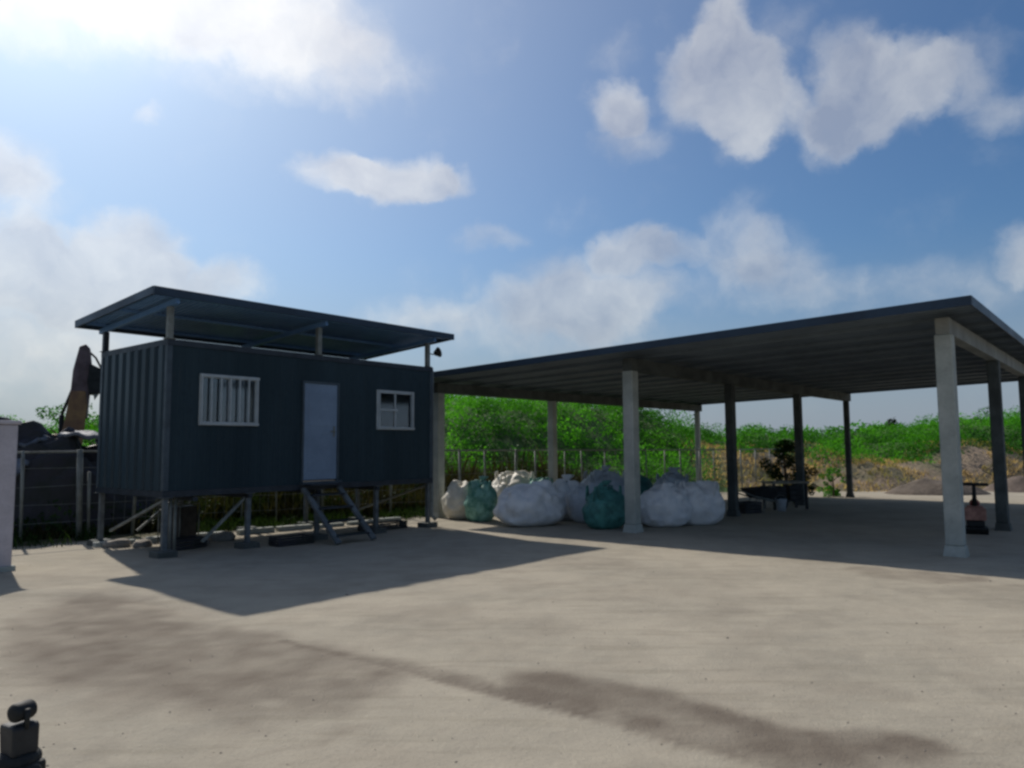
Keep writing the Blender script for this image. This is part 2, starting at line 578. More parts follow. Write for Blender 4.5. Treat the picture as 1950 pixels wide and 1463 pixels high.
S5 = [(-1.16, 4.47), (-0.97, 4.71), (-0.82, 4.63), (-1.07, 4.36), (-1.4, 4.29), (-1.6, 4.19), (-1.38, 4.4)]
RUT = [(-2.01, 6.62), (-1.38, 6.12), (-0.87, 5.77), (-0.29, 5.28), (0.24, 4.9), (0.69, 4.54), (1.16, 4.13), (1.5, 3.8)]
S4 = [(-0.97, 5.08), (-0.91, 5.35), (-1.22, 5.24), (-1.24, 5.04)]


def damp(x, y):
    wx = (fbm(x * 2.2, y * 2.2) - 0.5) * 0.55
    wy = (fbm(x * 2.2 + 40, y * 2.2 + 9) - 0.5) * 0.55
    X = x + wx; Y = y + wy
    m = 0.80 * sstep(-0.25, 0.22, poly_sd(X, Y, S1))
    m = np.maximum(m, 0.95 * sstep(-0.08, 0.12, poly_sd(x + wx * 0.4, y + wy * 0.4, S2)) * (0.75 + 0.5 * fbm(x * 6, y * 6)))
    dl = np.full(x.shape, 1e9)
    for (ax_, ay_), (bx_, by_) in zip(RUT[:-1], RUT[1:]):
        ex_, ey_ = bx_ - ax_, by_ - ay_
        t_ = np.clip(((x - ax_) * ex_ + (y - ay_) * ey_) / (ex_ ** 2 + ey_ ** 2), 0, 1)
        dl = np.minimum(dl, np.hypot(x + wx * 0.12 - ax_ - t_ * ex_, y + wy * 0.12 - ay_ - t_ * ey_))
    m = np.maximum(m, 1.0 * sstep(0.085, 0.03, dl))
    m = np.maximum(m, 0.5 * sstep(-0.12, 0.12, poly_sd(X, Y, S3)))
    m = np.maximum(m, 0.4 * sstep(-0.05, 0.08, poly_sd(X, Y, S4)))
    m = np.maximum(m, 0.4 * sstep(-0.05, 0.08, poly_sd(X, Y, S5)))
    m = m * (0.8 + 0.45 * (fbm(x * 5, y * 5) - 0.5) * 2)
    m = m + 0.15 * sstep(0.52, 0.72, fbm(x * 0.9 + 7, y * 0.9 + 3)) + 0.13 * sstep(0.5, 0.7, fbm(x * 3.1 + 2, y * 3.1 + 8))
    return np.clip(m, 0, 1)


def verge(x, y):
    """earth and dead leaves along the fence side of the yard"""
    v = (14.6 + (x + 8.45) * 0.869) - y
    v = v + (fbm(x * 1.3, y * 1.3) - 0.5) * 1.2
    lft = sstep(1.0, 0.3, v)
    return np.clip(lft * (1 - sstep(6, 9, x)), 0, 1)


def ground_z(x, y):
    z = yard_z(x, y)
    near = 1 - sstep(12, 30, y)
    z = z + near * 0.03 * (fbm(x * 0.7, y * 0.7) - 0.5)
    z = z + near * 0.012 * (fbm(x * 4, y * 4) - 0.5)
    # soft wheel rut along the damp band, and a low heap of dirt beside the gate
    for kk, (o1, o2) in enumerate(((0.0, 0.02), (1.55, 0.012), (3.3, 0.01), (4.9, 0.008))):
        line = (y - 6.64 - o1) * 0.77 + (x + 2.01) * 0.64 + 0.12 * np.sin(x * 0.7 + kk)
        z = z - o2 * np.exp(-(line / 0.10) ** 2) * near * (0.6 + 0.4 * np.sin(x * 1.3 + kk))
    z = z + 0.05 * np.exp(-(((x + 5.2) / 1.3) ** 2 + ((y - 8.9) / 0.35) ** 2))
    return z


def ground_mat():
    m = bpy.data.materials.new('sandy_gravel')
    m.use_nodes = True
    t = m.node_tree
    t.nodes.clear()
    h = NT(t)
    tcn = h.n('ShaderNodeTexCoord')
    P = tcn.outputs['Object']
    n1 = h.noise(P, 0.55, 6, 0.6)
    n2 = h.noise(P, 4.0, 6, 0.7)
    n3 = h.noise(P, 45.0, 5, 0.75)
    # drag marks: noise stretched along the driving direction
    mp = h.n('ShaderNodeMapping')
    mp.inputs['Rotation'].default_value = (0, 0, R(38))
    mp.inputs['Scale'].default_value = (0.5, 5.0, 1)
    h.put(mp.inputs[0], P)
    n4 = h.noise(mp.outputs[0], 1.4, 5, 0.6)
    col = h.mix(h.ramp(n1, 0.35, 0.65), (0.3900, 0.3480, 0.2750, 1), (0.3120, 0.2830, 0.2260, 1))
    col = h.mix(h.ramp(n2, 0.35, 0.7, 0.0, 0.55), col, (0.4095, 0.3666, 0.2877, 1))
    col = h.mix(h.ramp(n4, 0.50, 0.70, 0.0, 0.5), col, (0.2665, 0.2379, 0.1814, 1))
    col = h.mix(h.ramp(n3, 0.50, 0.72, 0.0, 0.5), col, (0.2405, 0.2158, 0.1693, 1))
    vo = h.n('ShaderNodeTexVoronoi')
    vo.inputs['Scale'].default_value = 26.0
    h.put(vo.inputs['Vector'], P)
    stone = h.ramp(vo.outputs['Distance'], 0.10, 0.2, 0.7, 0.0)
    rnd = h.ramp(vo.outputs['Color'], 0.62, 0.66)
    col = h.mix(h.m('MULTIPLY', stone, rnd), col, (0.4420, 0.4160, 0.3385, 1))
    dm = h.n('ShaderNodeAttribute', attribute_name='damp')
    dcol = h.mix(h.ramp(n3, 0.4, 0.7, 0, 0.5), (0.162, 0.135, 0.106, 1), (0.122, 0.102, 0.082, 1))
    col = h.mix(dm.outputs['Fac'], col, dcol)
    vg = h.n('ShaderNodeAttribute', attribute_name='verge')
    vcol = h.mix(h.ramp(n2, 0.4, 0.65), (0.0975, 0.0884, 0.0508, 1), (0.04, 0.042, 0.022, 1))
    col = h.mix(vg.outputs['Fac'], col, vcol)
    bs = h.n('ShaderNodeBsdfPrincipled')
    h.put(bs.inputs['Base Color'], col)
    bs.inputs['Roughness'].default_value = 0.95
    bs.inputs['Specular IOR Level'].default_value = 0.15
    bn = h.n('ShaderNodeBump')
    bn.inputs['Strength'].default_value = 0.7
    bn.inputs['Distance'].default_value = 0.02
    hh = h.m('MULTIPLY_ADD', n3, 0.55, h.m('MULTIPLY_ADD', h.m('MULTIPLY', stone, rnd), 0.4, h.m('MULTIPLY', n2, 1.2)))
    h.put(bn.inputs['Height'], hh)
    h.put(bs.inputs['Normal'], bn.outputs[0])
    out = h.n('ShaderNodeOutputMaterial')
    t.links.new(bs.outputs[0], out.inputs[0])
    return m


def hill_mat():
    m = bpy.data.materials.new('hill_earth')
    m.use_nodes = True
    t = m.node_tree
    t.nodes.clear()
    h = NT(t)
    tcn = h.n('ShaderNodeTexCoord')
    P = tcn.outputs['Object']
    n1 = h.noise(P, 0.5, 6, 0.65)
    n2 = h.noise(P, 3.0, 6, 0.7)
    soil = h.mix(h.ramp(n1, 0.4, 0.6), (0.2600, 0.1950, 0.1354, 1), (0.1690, 0.1495, 0.0846, 1))
    soil = h.mix(h.ramp(n2, 0.5, 0.75, 0, 0.6), soil, (0.3120, 0.2600, 0.1814, 1))
    gr = h.mix(h.ramp(n2, 0.4, 0.65), (0.03, 0.075, 0.012, 1), (0.065, 0.13, 0.02, 1))
    a = h.n('ShaderNodeAttribute', attribute_name='tan')
    f = h.ramp(h.m('MULTIPLY_ADD', h.m('SUBTRACT', n1, 0.5), 0.8, a.outputs['Fac']), 0.35, 0.6)
    col = h.mix(f, gr, soil)
    bs = h.n('ShaderNodeBsdfPrincipled')
    h.put(bs.inputs['Base Color'], col)
    bs.inputs['Roughness'].default_value = 0.95
    bn = h.n('ShaderNodeBump')
    bn.inputs['Distance'].default_value = 0.15
    h.put(bn.inputs['Height'], n2)
    h.put(bs.inputs['Normal'], bn.outputs[0])
    out = h.n('ShaderNodeOutputMaterial')
    t.links.new(bs.outputs[0], out.inputs[0])
    return m


def tan_mask(x, y):
    return sstep(7.5, 11, x) * (1 - sstep(33.0, 35.0, y + 1.5 * (fbm(x * 0.4, y * 0.4) - 0.5)))


def join_axis(*segs):
    a = [np.arange(s, e, st) for s, e, st in segs]
    return np.concatenate(a + [np.array([segs[-1][1]])])


xs = join_axis((-600, -60, 60), (-60, -20, 4), (-20, -7, 0.5), (-7, 8, 0.06), (8, 24, 0.5), (24, 60, 4), (60, 600, 60))
ys = join_axis((-60, 2, 4), (2, 12, 0.06), (12, 40, 0.4), (40, 100, 6), (100, 1500, 100))
grid_mesh('ground', xs, ys, ground_z, ground_mat(), 'structure', {'damp': damp, 'verge': verge})

hx = join_axis((-400, -60, 20), (-60, -16, 2), (-16, 46, 0.4), (46, 80, 2), (80, 400, 20))
hy = join_axis((9, 60, 0.4), (60, 120, 4), (120, 900, 60))
grid_mesh('hill', hx, hy, hill_z, hill_mat(), 'structure', {'tan': tan_mask})


# ------------------------------------------------------------------ leaf and blade clouds
def leaf_object(name, pts, size, tint, material, parent=None, up=0.0, aspect=1.9, seed=0):
    """one mesh of leaf-shaped quads, one at each point"""
    rs = np.random.RandomState(seed)
    n = len(pts)
    a = rs.normal(size=(n, 3))
    a[:, 2] = a[:, 2] * (1 - up) + up * 2.0 * np.abs(a[:, 2])
    a /= np.linalg.norm(a, axis=1)[:, None]
    b = rs.normal(size=(n, 3))
    b -= a * (a * b).sum(1)[:, None]
    b /= np.linalg.norm(b, axis=1)[:, None]
    s = (size * rs.uniform(0.5, 1.45, n))[:, None]
    p = np.asarray(pts)
    w = s / aspect
    co = np.stack([p - a * s * 0.5, p + b * w * 0.5, p + a * s * 0.5, p - b * w * 0.5], 1).reshape(-1, 3)
    me = bpy.data.meshes.new(name)
    me.vertices.add(4 * n)
    me.vertices.foreach_set('co', co.ravel())
    me.loops.add(4 * n)
    me.loops.foreach_set('vertex_index', np.arange(4 * n))
    me.polygons.add(n)
    me.polygons.foreach_set('loop_start', np.arange(0, 4 * n, 4))
    me.polygons.foreach_set('loop_total', np.full(n, 4))
    me.update(calc_edges=True)
    at = me.attributes.new('tint', 'FLOAT', 'POINT')
    at.data.foreach_set('value', np.repeat(np.clip(tint, 0, 1), 4).astype(np.float32))
    me.materials.append(material)
    o = bpy.data.objects.new(name, me)
    COL.objects.link(o)
    o.parent = parent
    return o


def clump_points(centres, radii, per, rs, flat=0.8):
    P = []; T = []
    for c, r in zip(centres, radii):
        k = max(6, int(per * r * r))
        d = rs.normal(size=(k, 3))
        d /= np.linalg.norm(d, axis=1)[:, None]
        rad = r * rs.uniform(0.35, 1.0, k) ** 0.5
        q = d * rad[:, None]
        q[:, 2] *= flat
        P.append(np.asarray(c) + q)
        T.append(np.clip(rs.normal(rs.uniform(0.15, 0.85), 0.16, k), 0, 1))
    return np.concatenate(P), np.concatenate(T)


# green cover of the mound and of the far rise
rs = np.random.RandomState(11)
cs = []; rr = []
while len(cs) < 2300:
    x = rs.uniform(-34, 44); y = rs.uniform(13, 44)
    f = foot_y(x)
    if y < f + 2.2: continue
    if x > 8 and y < 33.5 + rs.uniform(-1.2, 1.2): continue
    # leave out what nothing can see behind the crest
    if y > 42.5: continue
    if abs(x) > 0.78 * y + 3: continue
    r = rs.uniform(0.3, 0.8) * (0.8 + 0.7 * (rs.rand() < 0.2))
    cs.append((x, y, float(hill_z(np.array(x), np.array(y))) + r * 0.25)); rr.append(r)
P, T = clump_points(cs, rr, 480, rs)
T = np.clip(T * 0.45 + 1.5 * (fbm(P[:, 0] * 0.4 + 50, P[:, 1] * 0.4 + 50, 3) - 0.5) + 0.25, 0, 1)
sizes = 0.105
o = leaf_object('ground_cover', P, sizes, T, M_LEAF, seed=2)
tag(o, 'bright green creeping scrub covering the mound behind the yard', 'scrub', kind='stuff')

# far low treeline behind the rise
cs = []; rr = []
for k in range(420):
    y = rs.uniform(60, 75); x = rs.uniform(-0.8, 0.8) * y
    r = rs.uniform(0.6, 1.2)
    base = float(hill_z(np.array(x), np.array(y)))
    cs.append((x, y, base + r * 0.35)); rr.append(r)
P, T = clump_points(cs, rr, 120, rs)
o = leaf_object('treeline', P, 0.3, T * 0.8, M_LEAF, seed=5)
tag(o, 'far low woodland along the skyline beyond the green rise', 'wood', kind='stuff')


def blades(name, pts, hts, w, material, seed=0, lean=0.25):
    rs = np.random.RandomState(seed)
    n = len(pts)
    p = np.asarray(pts)
    ang = rs.uniform(0, 2 * np.pi, n)
    dx = np.stack([np.cos(ang), np.sin(ang), np.zeros(n)], -1)
    ln = rs.normal(0, lean, (n, 2))
    tip = p + np.concatenate([ln * hts[:, None], hts[:, None]], 1)
    midp = p + np.concatenate([ln * hts[:, None] * 0.35, hts[:, None] * 0.55], 1)
    co = np.stack([p - dx * w / 2, p + dx * w / 2, midp + dx * w * 0.45, tip, midp - dx * w * 0.45], 1).reshape(-1, 3)
    me = bpy.data.meshes.new(name)
    me.vertices.add(5 * n)
    me.vertices.foreach_set('co', co.ravel())
    me.loops.add(5 * n)
    me.loops.foreach_set('vertex_index', np.arange(5 * n))
    me.polygons.add(n)
    me.polygons.foreach_set('loop_start', np.arange(0, 5 * n, 5))
    me.polygons.foreach_set('loop_total', np.full(n, 5))
    me.update(calc_edges=True)
    at = me.attributes.new('tint', 'FLOAT', 'POINT')
    at.data.foreach_set('value', np.repeat(rs.rand(n), 5).astype(np.float32))
    me.materials.append(material)
    o = bpy.data.objects.new(name, me)
    COL.objects.link(o)
    return o


# tall weeds on both sides of the fence (brown stems with green between)
FD = np.array([0.755, 0.656])
FN = np.array([-0.656, 0.755])
F0 = np.array([-8.45, 14.61])
n = 26000
s_ = rs.uniform(-7, 17, n)
off = rs.normal(1.3, 1.0, n)
off = np.where(off < 0.35, 0.35 + rs.rand(n) * 1.8, off)
xy = F0 + s_[:, None] * FD + off[:, None] * FN
zz = np.maximum(ground_z(xy[:, 0], xy[:, 1]), hill_z(xy[:, 0], xy[:, 1]))
ht = rs.uniform(0.4, 1.0, n) * np.clip(0.5 + off * 0.45, 0.5, 1.6) * np.where(s_ < 1.5, 0.6, 1.0) * (0.45 + 0.8 * fbm(s_ * 0.8, off * 0.8))
o = blades('tall_weeds', np.concatenate([xy, zz[:, None] - 0.02], 1), ht, 0.035, M_DRY, 3)
tag(o, 'tall brown and green weeds growing along the wire fence', 'weeds', kind='stuff')
# leafy undergrowth in the same strip
cs = []; rr = []
for k in range(620):
    s0 = rs.uniform(-7, 17.5); of = rs.uniform(0.5, 3.0); r = rs.uniform(0.15, 0.42)
    q = F0 + s0 * FD + of * FN
    z0 = max(float(ground_z(*q)), float(hill_z(*q)))
    cs.append((q[0], q[1], z0 + rs.uniform(0.05, 0.75) * (0.5 + of * 0.25))); rr.append(r)
for k in range(150):
    s0 = rs.uniform(-5.5, 0.6); of = rs.uniform(0.1, 0.55); r = rs.uniform(0.08, 0.2)
    q = F0 + s0 * FD + of * FN
    cs.append((q[0], q[1], float(ground_z(*q)) + rs.uniform(0.02, 0.75) * rs.rand())); rr.append(r)
P, T = clump_points(cs, rr, 420, rs)
o = leaf_object('undergrowth', P, 0.09, T, M_LEAFD, seed=9)
tag(o, 'dark leafy undergrowth between the weeds behind the wire fence', 'undergrowth', kind='stuff')
# low tufts on the yard side
n = 5200
s_ = rs.uniform(-3, 11, n); off = -np.abs(rs.normal(0, 0.45, n))
xy = F0 + s_[:, None] * FD + off[:, None] * FN
keep = fbm(xy[:, 0] * 1.7, xy[:, 1] * 1.7) > 0.47
xy = xy[keep]
o = blades('grass_tufts', np.concatenate([xy, ground_z(xy[:, 0], xy[:, 1])[:, None]], 1), rs.uniform(0.06, 0.32, len(xy)), 0.016, M_LEAFD, 4, 0.5)
tag(o, 'short grass tufts at the edge of the sandy yard', 'grass', kind='stuff')
# dry grass on the tan bank
n = 15000
x_ = rs.uniform(8, 30, n); y_ = 28.2 + rs.beta(2.0, 1.6, n) * 7.5
keep = fbm(x_ * 0.5 + 3, y_ * 0.9) > 0.42
x_, y_ = x_[keep], y_[keep]
o = blades('dry_grass', np.stack([x_, y_, hill_z(x_, y_)], 1), rs.uniform(0.05, 0.22, len(x_)), 0.03, M_TAN, 8, 0.5)
tag(o, 'pale dry grass on the tan earth bank behind the open shed', 'dry grass', kind='stuff')

# pebbles strewn on the yard
mb = MB()
for k in range(420):
    y = 2.8 + 10 * rs.rand() ** 1.6
    x = rs.uniform(-0.72, 0.72) * y
    r = rs.uniform(0.003, 0.009) * (1 + (rs.rand() < 0.05) * 1.2)
    z = float(ground_z(np.array(x), np.array(y)))
    i = len(mb.v)
    for (a, b, c) in ((1, 0, 0), (-1, 0, 0), (0, 1, 0), (0, -1, 0), (0, 0, 1), (0, 0, -1)):
        mb.v.append((x + a * r * rs.uniform(.7, 1.3), y + b * r * rs.uniform(.7, 1.3), z + r * 0.25 + c * r * 0.6))
    mb.f += [(i, i + 2, i + 4), (i + 2, i + 1, i + 4), (i + 1, i + 3, i + 4), (i + 3, i, i + 4), (i + 2, i, i + 5), (i + 1, i + 2, i + 5), (i + 3, i + 1, i + 5), (i, i + 3, i + 5)]
o = mb.build('pebbles', M_STONE, None, True)
tag(o, 'loose pebbles strewn over the sandy yard', 'pebbles', kind='stuff')


def bush(name, loc, w, hgt, per, size, material, label, cat, group=None, trunk=0.0, seed=0, n=26):
    rs2 = np.random.RandomState(seed)
    e = empty(name, loc, 0, label, cat, group)
    cs = []; rr = []
    for k in range(n):
        a = rs2.uniform(0, 2 * np.pi); q = rs2.uniform(0, 1) ** 0.6
        hz = rs2.uniform(0.12, 1)
        wid = w * 0.5 * math.sin(math.pi * min(0.95, 0.25 + 0.62 * hz)) * q
        cs.append((math.cos(a) * wid, math.sin(a) * wid, trunk + (hgt - trunk) * hz * 0.9))
        rr.append(rs2.uniform(0.12, 0.24) * max(w, hgt - trunk) * 0.62)
    P, T = clump_points(cs, rr, per, rs2)
    P[:, 2] = np.maximum(P[:, 2], 0.03)
    leaf_object('crown', P, size, T, material, e, seed=seed)
    mb = MB()
    mb.tube([(0, 0, -0.15), (0.03 * hgt, 0, hgt * 0.35), (0, 0.02 * hgt, hgt * 0.75)], [0.035 * hgt, 0.026 * hgt, 0.008 * hgt], 8)
    for k in range(6):
        a = k * 1.05 + rs2.rand()
        z0 = trunk * 0.7 + hgt * (0.15 + 0.08 * k)
        mb.tube([(0.02 * hgt, 0, z0), (math.cos(a) * w * 0.2, math.sin(a) * w * 0.2, z0 + hgt * 0.15), (math.cos(a) * w * 0.36, math.sin(a) * w * 0.36, z0 + hgt * 0.22)], [0.016 * hgt, 0.01 * hgt, 0.004 * hgt], 6)
    mb.build('trunk', M_BARK, e, True)
    return e


def hz(x, y):
    return float(max(hill_z(np.array(float(x)), np.array(float(y))), ground_z(np.array(float(x)), np.array(float(y)))))


bush('small_tree', (30.7, 60, hz(30.7, 60)), 1.0, 1.55, 2500, 0.12, M_LEAFD,
     'small dark round tree standing alone on the skyline above the tan bank', 'tree', trunk=0.7, seed=21)
bush('small_tree', (-18.6, 28.4, hz(-18.6, 28.4) + 0.4), 1.5, 1.9, 1500, 0.12, M_LEAFD,
     'dark tufted tree just right of the grey gate pillar, on the skyline', 'tree', trunk=0.6, seed=22)
for k, (x, y, w, hg, lb) in enumerate([
        (-16.4, 27.5, 4.2, 3.9, 'pale green bushy tree left of the excavator arm'),
        (-13.9, 26.5, 2.8, 3.6, 'green bush between the excavator arm and the blue office'),
        (-18.9, 27.5, 3.8, 3.3, 'low green bush behind the scrap heap, nearest the gate pillar')]):
    bush('bush', (x, y, hz(x, y) - 0.1), w, hg, 1000, 0.12, M_LEAF, lb, 'bush', 'bushes behind the scrap heap', 0, 30 + k, 24)
for k, (x, y, w, hg, m_, lb) in enumerate([
        (8.6, 23.6, 1.5, 2.1, M_LEAFD, 'dark upright shrub behind the middle of the open shed, at the slab edge'),
        (9.9, 25.4, 1.1, 1.3, M_LEAFD, 'dark low shrub left of the thin rear column of the shed'),
        (11.4, 26.6, 1.0, 1.1, M_LEAF, 'small green shrub at the foot of the tan bank')]):
    bush('shrub', (x, y, hz(x, y) - 0.05), w, hg, 4200, 0.075, m_, lb, 'shrub', 'shrubs at the rear edge of the shed', 0, 40 + k, 18)

# dirt heaps on the far bank
def dirt_heap(loc, rx, ry, hh, col, label, seed):
    m = mat('heap_earth', col, 0.95, 0.25, 2.0, 0.05, 8)
    mb = MB()
    N = 26
    for i in range(N + 1):
        for j in range(N + 1):
            u = i / N * 2 - 1; v = j / N * 2 - 1
            r = math.hypot(u, v)
            q = max(0, 1 - r * r)
            nn = noise.noise(Vector((u * 2.2 + seed, v * 2.2, 0.3))) * 0.35 + noise.noise(Vector((u * 6 + seed, v * 6, 1))) * 0.1
            mb.v.append((u * rx, v * ry, hh * (q ** 1.2) * (1 + nn) - 0.08 * (q == 0)))
    for i in range(N):
        for j in range(N):
            a = i * (N + 1) + j
            mb.f.append((a, a + N + 1, a + N + 2, a + 1))
    o = mb.build('dirt_heap', m, None, True)
    o.location = loc
    return tag(o, label, 'dirt heap', 'dirt heaps behind the shed')


dirt_heap((15.9, 28.0, -0.1), 1.9, 1.2, 0.55, (0.125, 0.10, 0.078), 'dark brown earth heap on the bright strip behind the shed, left of the near column', 1)
dirt_heap((20.3, 29.5, -0.1), 1.6, 1.3, 0.55, (0.13, 0.10, 0.08), 'dark earth heap seen just right of the big near column', 4)
dirt_heap((23.9, 29.5, -0.1), 2.2, 1.4, 0.7, (0.07, 0.075, 0.06), 'blackish earth heap at the far right behind the shed', 8)


# ------------------------------------------------------------------ blue site office
TH = 0.6903
OA = (-5.5912, 11.9295, 0.0)
L_, W_, Z0, Z1 = 6.0, 2.5843, 0.9401, 3.5078
off_ = empty('site_office', OA, math.pi / 2 - TH, 'dark blue corrugated cabin raised on steel legs under its own flat canopy roof', 'cabin')


def corr_wall(name, length, z0, z1, openings, pitch, depth, M, material, flat=0.5):
    """corrugated sheet in the xz plane (y outward = -depth) with rectangular openings"""
    brk = set([0.0, length])
    k = 0
    prof = []
    x = 0.0
    while x < length:
        a = [(x, 0), (x + pitch * flat, 0), (x + pitch * (flat + 0.1), depth), (x + pitch * 0.9, depth)]
        prof += a
        x += pitch
    prof = [p for p in prof if p[0] <= length] + [(length, 0)]

    def dep(xx):
        for (xa, da), (xb, db) in zip(prof[:-1], prof[1:]):
            if xa <= xx <= xb:
                return da + (db - da) * ((xx - xa) / (xb - xa) if xb > xa else 0)
        return 0
    xs_ = sorted(set([round(p[0], 4) for p in prof] + [round(v, 4) for o_ in openings for v in (o_[0], o_[1])]))
    mb = MB()
    for xa, xb in zip(xs_[:-1], xs_[1:]):
        if xb - xa < 1e-5: continue
        segs = [(z0, z1)]
        for (o0, o1, p0, p1) in openings:
            if xa >= o0 - 1e-4 and xb <= o1 + 1e-4:
                ns = []
                for (s0, s1) in segs:
                    if p0 > s0: ns.append((s0, p0))
                    if p1 < s1: ns.append((p1, s1))
                segs = ns
        for (s0, s1) in segs:
            ya, yb = -dep(xa), -dep(xb)
            # outer sheet and inner lining, so that the wall has a thickness
            mb.quad(M @ Vector((xa, ya, s0)), M @ Vector((xb, yb, s0)), M @ Vector((xb, yb, s1)), M @ Vector((xa, ya, s1)))
            mb.quad(M @ Vector((xa, 0.05, s0)), M @ Vector((xa, 0.05, s1)), M @ Vector((xb, 0.05, s1)), M @ Vector((xb, 0.05, s0)))
    return mb


OPEN_F = [(0.56, 1.66, 2.11, 2.98), (2.58, 3.42, 1.09, 2.99), (4.38, 5.42, 2.09, 2.92)]
I4 = Matrix.Identity(4)
w = corr_wall('wall', L_ - 0.16, Z0 + 0.1, Z1 - 0.1, [(a - 0.08, b - 0.08, c, d) for a, b, c, d in OPEN_F], 0.24, 0.004, Matrix.Translation((0.08, 0.02, 0)), M_NAVY)
# reveals round the openings
for a, b, c, d in OPEN_F:
    w.box(a - 0.02, a, 0.012, 0.068, c, d); w.box(b, b + 0.02, 0.012, 0.068, c, d); w.box(a - 0.02, b + 0.02, 0.012, 0.068, d, d + 0.02)
w.build('wall', M_NAVY, off_)
Ml = Matrix.Translation((0.02, W_ - 0.08, 0)) @ Matrix.Rotation(-math.pi / 2, 4, 'Z')
corr_wall('wall', W_ - 0.16, Z0 + 0.1, Z1 - 0.1, [], 0.30, 0.035, Ml, M_NAVY_END, 0.35).build('wall', M_NAVY_END, off_)
Mr = Matrix.Translation((L_ - 0.02, 0.08, 0)) @ Matrix.Rotation(math.pi / 2, 4, 'Z')
corr_wall('wall', W_ - 0.16, Z0 + 0.1, Z1 - 0.1, [], 0.30, 0.035, Mr, M_NAVY_END, 0.35).build('wall', M_NAVY_END, off_)
Mb_ = Matrix.Translation((L_ - 0.08, W_ - 0.02, 0)) @ Matrix.Rotation(math.pi, 4, 'Z')
corr_wall('wall', L_ - 0.16, Z0 + 0.1, Z1 - 0.1, [(1.2, 2.2, 2.1, 2.95), (4.3, 5.3, 2.1, 2.95)], 0.24, 0.03, Mb_, M_NAVY).build('wall', M_NAVY, off_)
# body frame: corner posts and top/bottom rails
for x in (0, L_ - 0.09):
    for y in (0, W_ - 0.09):
        MB().box(x, x + 0.09, y, y + 0.09, Z0 + 0.1, Z1 - 0.1).build('corner_post', M_FRAME, off_, bevel=0.008)
for z0_, z1_, nm in ((Z0, Z0 + 0.098, 'base_frame'), (Z1 - 0.098, Z1, 'top_frame')):
    mb = MB()
    mb.box(0, L_, 0, 0.09, z0_, z1_); mb.box(0, L_, W_ - 0.09, W_, z0_, z1_)
    mb.box(0, 0.09, 0.09, W_ - 0.09, z0_, z1_); mb.box(L_ - 0.09, L_, 0.09, W_ - 0.09, z0_, z1_)
    mb.build(nm, M_DFRAME, off_)
MB().box(0.092, L_ - 0.092, 0.092, W_ - 0.092, Z0 + 0.02, Z0 + 0.09).build('floor', M_DFRAME, off_)
MB().box(0.092, L_ - 0.092, 0.092, W_ - 0.092, Z1 - 0.08, Z1 - 0.02).build('ceiling', M_NAVY, off_)


def window(x0, x1, z0, z1, bars, hbars):
    fw = 0.065
    mb = MB()
    mb.box(x0, x0 + fw, -0.012, 0.05, z0, z1); mb.box(x1 - fw, x1, -0.012, 0.05, z0, z1)
    mb.box(x0 + fw, x1 - fw, -0.012, 0.05, z0, z0 + fw); mb.box(x0 + fw, x1 - fw, -0.012, 0.05, z1 - fw, z1)
    f = mb.build('window', M_WFRAME, off_, bevel=0.006)
    xm = (x0 + x1) / 2
    MB().box(x0 + fw, x1 - fw, 0.028, 0.034, z0 + fw, z1 - fw).build('pane', M_GLASS, f)
    mb = MB()
    mb.box(xm - 0.02, xm + 0.02, 0.012, 0.027, z0 + fw, z1 - fw)
    mb.build('mullion', M_WFRAME, f)
    mb = MB()
    for b in bars:
        mb.box(b - 0.012, b + 0.012, -0.035, -0.014, z0 + 0.01, z1 - 0.01)
    for (a, b, z) in hbars:
        mb.box(a, b, -0.0355, -0.0145, z - 0.022, z + 0.022)
    mb.build('grille', M_WFRAME, f)
    return f


a, b, c, d = OPEN_F[0]
w1 = window(a, b, c, d, [a + 0.03 + i * (b - a - 0.06) / 6 for i in range(7)], [(a, b, c + 0.03), (a, b, d - 0.03)])
mb = MB()
for i in range(26):
    xx = a + 0.46 + i * 0.021
    mb.box(xx, xx + 0.019, 0.12 + 0.02 * math.sin(i * 1.3), 0.13 + 0.02 * math.sin(i * 1.3), c + 0.02, d - 0.03)
mb.build('curtain', M_CURT, w1)
a, b, c, d = OPEN_F[2]
w2 = window(a, b, c, d, [a + 0.06, b - 0.06], [(a + 0.07, a + 0.55, (c + d) / 2), (a, b, c + 0.035)])
mb = MB()
for i in range(18):
    xx = a + 0.5 + i * 0.026
    mb.box(xx, xx + 0.023, 0.12 + 0.015 * math.sin(i * 1.7), 0.13 + 0.015 * math.sin(i * 1.7), c + 0.02, d - 0.03)
mb.build('curtain', M_CURT, w2)
# door
a, b, c, d = OPEN_F[1]
mb = MB()
mb.box(a + 0.04, b - 0.04, 0.0, 0.04, c + 0.03, d - 0.04)
for z in (c + 0.2, c + 1.05):
    mb.box(a + 0.14, b - 0.14, -0.006, -0.0005, z, z + 0.65)
door = mb.build('door', M_DOOR, off_, bevel=0.004)
mb = MB()
mb.tube([(b - 0.11, -0.002, c + 0.95), (b - 0.11, -0.05, c + 0.95), (b - 0.22, -0.05, c + 0.95)], 0.011, 8)
mb.box(b - 0.13, b - 0.09, -0.008, -0.0015, c + 0.85, c + 1.05)
mb.build('handle', M_GALV, door)
mb = MB()
mb.box(a, a + 0.036, -0.02, 0.05, c, d); mb.box(b - 0.036, b, -0.02, 0.05, c, d); mb.box(a + 0.036, b - 0.036, -0.02, 0.05, d - 0.036, d)
mb.box(a - 0.03, b + 0.03, -0.10, 0.05, c - 0.06, c - 0.001)
mb.build('door_frame', M_FRAME, off_)

# canopy roof
ol, orr, of_, ob = 0.375, 0.36, 0.282, 0.254
zf, zb = 4.27, 4.06
y0, y1 = -of_, W_ + ob


